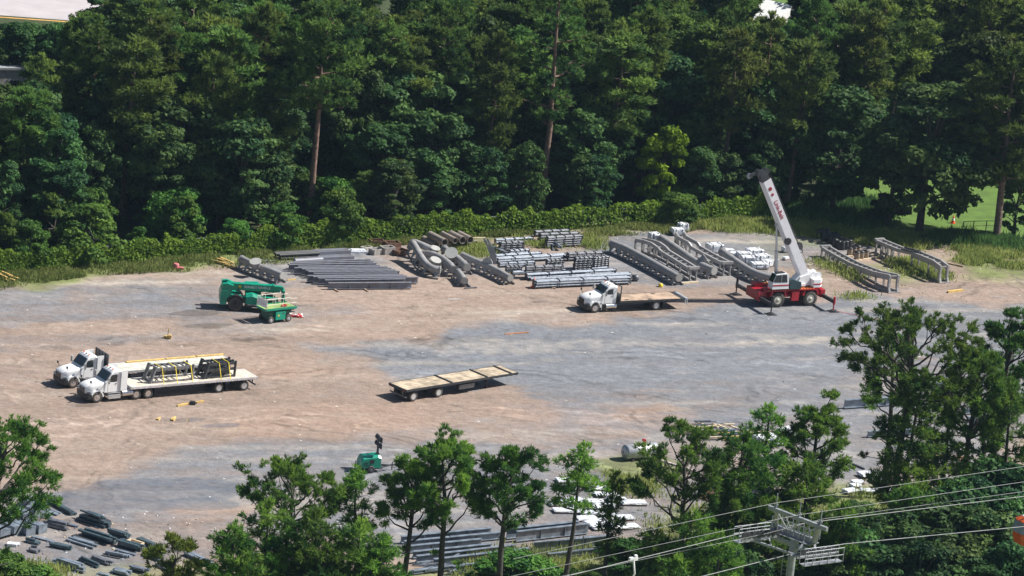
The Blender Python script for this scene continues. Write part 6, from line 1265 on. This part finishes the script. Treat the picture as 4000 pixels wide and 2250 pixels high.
BR = ((3380, 2060, 10, 3.6), (3520, 2010, 11, 3.6), (3660, 1960, 11, 3.8), (3800, 1880, 12, 4.0), (3930, 1800, 13, 4.0), (3450, 2140, 9, 3.4), (3600, 2110, 10, 3.6), (3740, 2080, 10, 3.6), (3880, 2000, 11, 3.8), (3990, 1930, 12, 3.6), (3300, 2180, 8, 3.0), (3700, 2190, 8, 3.4), (3850, 2150, 9, 3.6), (3970, 2110, 10, 3.4), (3180, 2150, 8, 2.6), (2900, 2140, 9, 3.0))
for k, (u, v, H, r_) in enumerate(BR):
    q = G(u, v, H); tr, cr = proto('broad', (0, 2, 3)[k % 3]); t = thing('broadleaf_tree', 'dark leafy broadleaf tree crowded at lower right around the cableway tower', 'tree', (q.x, q.y, 0), k * 1.3, 'broadleaf trees at lower right'); t.scale = (r_ / 3.4, r_ / 3.4, H / 12); obj('trunk', tr, None, t); obj('crown', cr, None, t)
def bush(label, u, v, H, kind, i, s): 
    q = G(u, v, H); tr, cr = proto(kind, i); t = thing('shrub', label, 'shrub', (q.x, q.y, 0), u * .1); t.scale = (s, s, H / {'vine': 6, 'bright': 9, 'broad': 12}[kind]); obj('stem', tr, None, t); obj('crown', cr, None, t)
bush('rounded light green bush at the bottom, right of the pine thicket', 2030, 2165, 4.2, 'vine', 1, 1.25); bush('green bush in the bottom left corner', 30, 2170, 4.0, 'vine', 0, 1.0); bush('second green bush at the bottom, right of the corner one', 150, 2215, 3.0, 'vine', 2, .9); bush('low green bush right of the rounded light green bush', 2150, 2235, 2.6, 'vine', 0, .9); bush('low green bush under the bottom thicket', 1120, 2230, 3.0, 'vine', 2, 1.1); bush('vine-clad bush at the foot of the slim ivy pine', 2270, 2230, 3.0, 'vine', 1, .7); bush('low bush below the scattered white sheets', 2480, 2120, 3.0, 'vine', 0, 1.0); bush('green bush at the foot of the slender pine', 3360, 1960, 3.0, 'broad', 2, .6)

# front chain-link fence below the slim pine
def front_fence():
    P = [G(u, v) for u, v in ((1850, 2235), (1990, 2215), (2130, 2200), (2270, 2180), (2410, 2162), (2520, 2150))]; o = P[0]; t = thing('chain_link_fence', 'short chain-link fence at the bottom in front of the low beams', 'fence', o)
    for p in P: b = MB(); b.tube([p - o, p - o + Vector((0, 0, 2.0))], .04, 6); obj('post', b, GALVD, t)
    b = MB(); b.tube([p - o + Vector((0, 0, 1.98)) for p in P], .025, 5); obj('top_rail', b, GALVD, t); b = MB()
    for a, c in zip(P, P[1:]):
        for k in range(9):
            f, g = k / 9, min(1, (k + 3) / 9); b.bar(a.lerp(c, f) - o, a.lerp(c, g) - o + Vector((0, 0, 1.95)), .012); b.bar(a.lerp(c, f) - o + Vector((0, 0, 1.95)), a.lerp(c, g) - o, .012)
    obj('wire', b, GALVD, t)
front_fence()
def lawn_fence():
    P = [G(u, v) for u, v in ((3760, 905), (3800, 903), (3850, 902), (3905, 902))]; o = P[0]; t = thing('rail_fence', 'low dark rail fence at the edge of the sunlit lawn', 'fence', o)
    for p in P: b = MB(); b.tube([p - o, p - o + Vector((0, 0, 1.2))], .05, 6); obj('post', b, DARKM, t)
    b = MB(); b.tube([p - o + Vector((0, 0, 1.15)) for p in P], .04, 6); b.tube([p - o + Vector((0, 0, .6)) for p in P], .03, 6); obj('rail', b, DARKM, t)
lawn_fence()

# ------------------------------------------------------------------ cableway tower, ropes and cabins
ZC = 17.0
def K(u, v, z=ZC): return G(u, v, z)
def ts(x, y): return 2850 + x * .207, 1950 + y * .207
def cableway():
    c = K(*ts(1185, 1100)); base = Vector((c.x, c.y, 0)); t = thing('cableway_tower', 'grey steel cableway tower head with catwalks and sheave trains at the bottom right', 'cableway tower', base)
    def L(x, y, z=ZC): return K(*ts(x, y), z) - base
    a = MB(); top = L(1185, 1090, ZC - .3); mid = L(1225, 700, ZC); m0 = Vector((mid.x, mid.y, 0))
    # mast stands under the middle of the cross arm
    mast_t = L(1185, 1060, ZC - 1.6); a.tube([Vector((mast_t.x, mast_t.y, 0)), mast_t], [.36, .28], 18); obj('mast', a, TOWERM, t)
    A, B = L(880, 520), L(1600, 790); ar = MB(); ar.bar(A, B, .34, .42); ar.bar(A + Vector((0, 0, -.9)), B + Vector((0, 0, -.9)), .3, .3); ar.tube([mast_t, (A + B) / 2 + Vector((0, 0, -.4))], .34, 12); obj('cross_arm', ar, TOWERM, t)
    U0, U1 = L(740, 150, ZC + 3.2), L(1840, 570, ZC + 3.2); up = MB(); d = (U1 - U0); up.bar(U0, U1, .24, .30); obj('lifting_beam', up, TOWERM, t)
    fr = MB()
    for f, g in ((.13, .0), (.86, 1.0)):
        p = U0.lerp(U1, f); q = A.lerp(B, g); fr.tube([q, p], .15 if g == 0 else .24, 10)
        fr.bar(p, q + d.normalized() * (1.2 if g == 0 else -1.2), .09); 
    fr.bar(U0.lerp(U1, .5), A.lerp(B, .45), .08); fr.bar(U0.lerp(U1, .27), A.lerp(B, .42), .07); fr.bar(U0.lerp(U1, .75), A.lerp(B, .62), .07); obj('lifting_frame', fr, TOWERM, t)
    for f in (.12, .52, .88):
        p = U0.lerp(U1, f); w = MB(); w.tube([p, p + Vector((0, 0, 1.3))], .04, 6); w.disc(p + Vector((0, .1, .3)), (.2, 1, 0), .16, .1, 12); obj('rope_saddle', w, TOWERM, t)
    # rope direction (both lines run parallel)
    r0, r1 = K(2924, 2072, ZC), K(2400, 2205, ZC); rd = (K(4000, 1939, ZC) - K(3220, 2034, ZC)).normalized()
    for nm, C_, sgn in (('far', L(600, 640), 1), ('near', L(1640, 960), 1)):
        tr = MB(); s0, s1 = C_ - rd * 1.8, C_ + rd * 1.8; tr.bar(s0 + Vector((0, 0, -.35)), s1 + Vector((0, 0, -.35)), .12, .3)
        for k in range(8):
            p = s0.lerp(s1, (k + .5) / 8); tr.bar(p + Vector((0, 0, -.35)), p + Vector((0, 0, -.1)), .1)
        x = obj('sheave_train', tr, TOWERM, t)
        for k in range(8):
            p = s0.lerp(s1, (k + .5) / 8); w = MB(); w.disc(p + Vector((0, 0, -.12)), Vector((-rd.y, rd.x, 0)), .25, .12, 14); obj('sheave', w, DARKM, x)
        cw = MB(); side = Vector((-rd.y, rd.x, 0)) * (.7 if nm == 'far' else -.7)
        cw.box(((s0 + s1) / 2 + side + Vector((0, 0, -.75))), ((s1 - s0).length, .6, .06), 0, Matrix.Rotation(math.atan2(rd.y, rd.x), 3, 'Z'))
        cw.bar(C_ + Vector((0, 0, -.5)), A.lerp(B, 0 if nm == 'far' else 1), .16); x = obj('catwalk', cw, TOWERM, t); hr = MB()
        for q in (.32, -.32):
            n_ = Vector((-rd.y, rd.x, 0)) * q
            for zz in (-.2, .35): hr.tube([s0 + side + n_ + Vector((0, 0, zz)), s1 + side + n_ + Vector((0, 0, zz))], .034, 5)
            for k in range(6): p = s0.lerp(s1, k / 5) + side + n_; hr.tube([p + Vector((0, 0, -.75)), p + Vector((0, 0, .35))], .034, 5)
        obj('handrail', hr, TOWERM, x)
    # maintenance walkway rails along the arm and the long lower brace
    w = MB(); n_ = Vector((-(B - A).y, (B - A).x, 0)).normalized()
    for q in (.6, -.6):
        for zz in (.5, 1.0): w.tube([A + n_ * q + Vector((0, 0, zz)), B + n_ * q + Vector((0, 0, zz))], .034, 5)
        for k in range(8): p = A.lerp(B, k / 7) + n_ * q; w.tube([p, p + Vector((0, 0, 1.0))], .034, 5)
    w.box((A + B) / 2 + Vector((0, 0, -.25)), ((B - A).length, 1.2, .05), 0, Matrix.Rotation(math.atan2((B - A).y, (B - A).x), 3, 'Z')); obj('walkway', w, TOWERM, t)
    e0, e1 = L(330, 740, ZC - .8), L(1260, 1060, ZC - .8); br = MB(); br.bar(e0, e1, .16, .16); br.bar(e1, L(1400, 800), .12); br.bar(e0, L(600, 640), .1); br.bar(L(800, 910, ZC - .8), L(745, 740, ZC - .5), .08); br.box(e1, (.9, .7, .12)); obj('brace', br, TOWERM, t)
    la = MB(); q = Vector((mast_t.x - .5, mast_t.y - .2, 0))
    for s in (-.2, .2): la.tube([q + Vector((s, 0, 0)), q + Vector((s, 0, ZC - 1.2))], .025, 5)
    for k in range(50): la.bar(q + Vector((-.2, 0, k * .31)), q + Vector((.2, 0, k * .31)), .02)
    obj('ladder', la, TOWERM, t)
cableway()
def rope(label, pts, r, z, name='cable'):
    P = [K(u, v, zz) for (u, v), zz in zip(pts, z)]; a, b_ = P[0], P[-1]; P = [a + (a - P[1]) * .6] + P + [b_ + (b_ - P[-2]) * .6]; o = P[0].copy(); b = MB(); b.tube([p - o for p in P], r, 6); solo(name, b, GREYC, label, 'cable', o)
rope('topmost thin cable over the lifting beam of the cableway tower', ((2400, 2099), (3034, 1964), (4000, 1822)), .017, (ZC + 3, ZC + 4.2, ZC + 3))
rope('second thin cable, below the topmost, through the middle of the tower head', ((2400, 2165), (3115, 2012), (4000, 1882)), .017, (ZC + 2, ZC + 3.8, ZC + 2))
rope('thick far-side haul rope carrying the orange cabin', ((2400, 2205), (2924, 2076), (3220, 2034), (4000, 1939)), .028, (ZC, ZC, ZC, ZC))
rope('thin cable just above the thick far-side haul rope', ((2400, 2208), (2990, 2085), (3220, 2026), (4000, 1920)), .015, (ZC + .4, ZC + 1.5, ZC + 1.5, ZC + .4))
rope('thick near-side haul rope across the lowest sheaves of the tower', ((2749, 2250), (3083, 2166), (3296, 2125), (4000, 2057)), .028, (ZC, ZC, ZC, ZC))
def cabin(label, u, v):
    p = K(u, v); rz = math.atan2(*(K(4000, 1939) - K(3220, 2034)).yx); t = thing('cable_car', label, 'cable car', p, rz)
    h = MB(); h.tube([(0, 0, .1), (0, -.15, -.4), (0, -.35, -1.0), (0, -.1, -1.5), (0, 0, -1.75)], .07, 8); h.box((0, 0, .02), (.7, .22, .26)); h.box((.2, 0, .2), (.2, .2, .2)); obj('hanger', h, WHITE, t)
    b = MB(); z0, z1 = -4.0, -1.75; b.loft([[(sx * a, sy * c, z) for sx, sy in ((1, .5), (.7, 1), (-.7, 1), (-1, .5), (-1, -.5), (-.7, -1), (.7, -1), (1, -.5))] for z, a, c in ((z0, .7, .6), (z0 + .15, .95, .85), (z0 + 1.0, 1.15, 1.0), (z1 - .25, 1.0, .88), (z1, .6, .5))]); obj('body', b, ORGAN, t)
    w = MB(); w.loft([[(sx * a, sy * c, z) for sx, sy in ((1, .5), (.7, 1), (-.7, 1), (-1, .5), (-1, -.5), (-.7, -1), (.7, -1), (1, -.5))] for z, a, c in ((z0 + 1.05, 1.17, 1.02), (z1 - .30, 1.03, .91))], caps=False); obj('window', w, mat('tinted_window', (.20, .24, .30), .12), t)
    r_ = MB(); r_.box((0, 0, z1 + .03), (1.0, .8, .08)); obj('roof', r_, WHITE, t)
cabin('orange cable-car cabin at the right picture edge', 4035, 1936)
cabin('cable car on the far rope left of the tower, only its white hanger showing', 2474, 2184)

# ------------------------------------------------------------------ thin summer haze
def haze():
    b = MB(); b.box((0, 330, 63), (700, 760, 128)); m = bpy.data.materials.new('haze'); m.use_nodes = True; n = m.node_tree.nodes; n.remove(n['Principled BSDF']); v = n.new('ShaderNodeVolumePrincipled'); v.inputs['Color'].default_value = (.50, .74, 1.0, 1); v.inputs['Density'].default_value = HAZE; v.inputs['Anisotropy'].default_value = .2
    m.node_tree.links.new(v.outputs[0], n['Material Output'].inputs['Volume']); o = obj('haze', b, m); o['kind'] = 'stuff'; o['label'] = 'thin bluish summer haze over the whole place'
HAZE = .00004
haze()
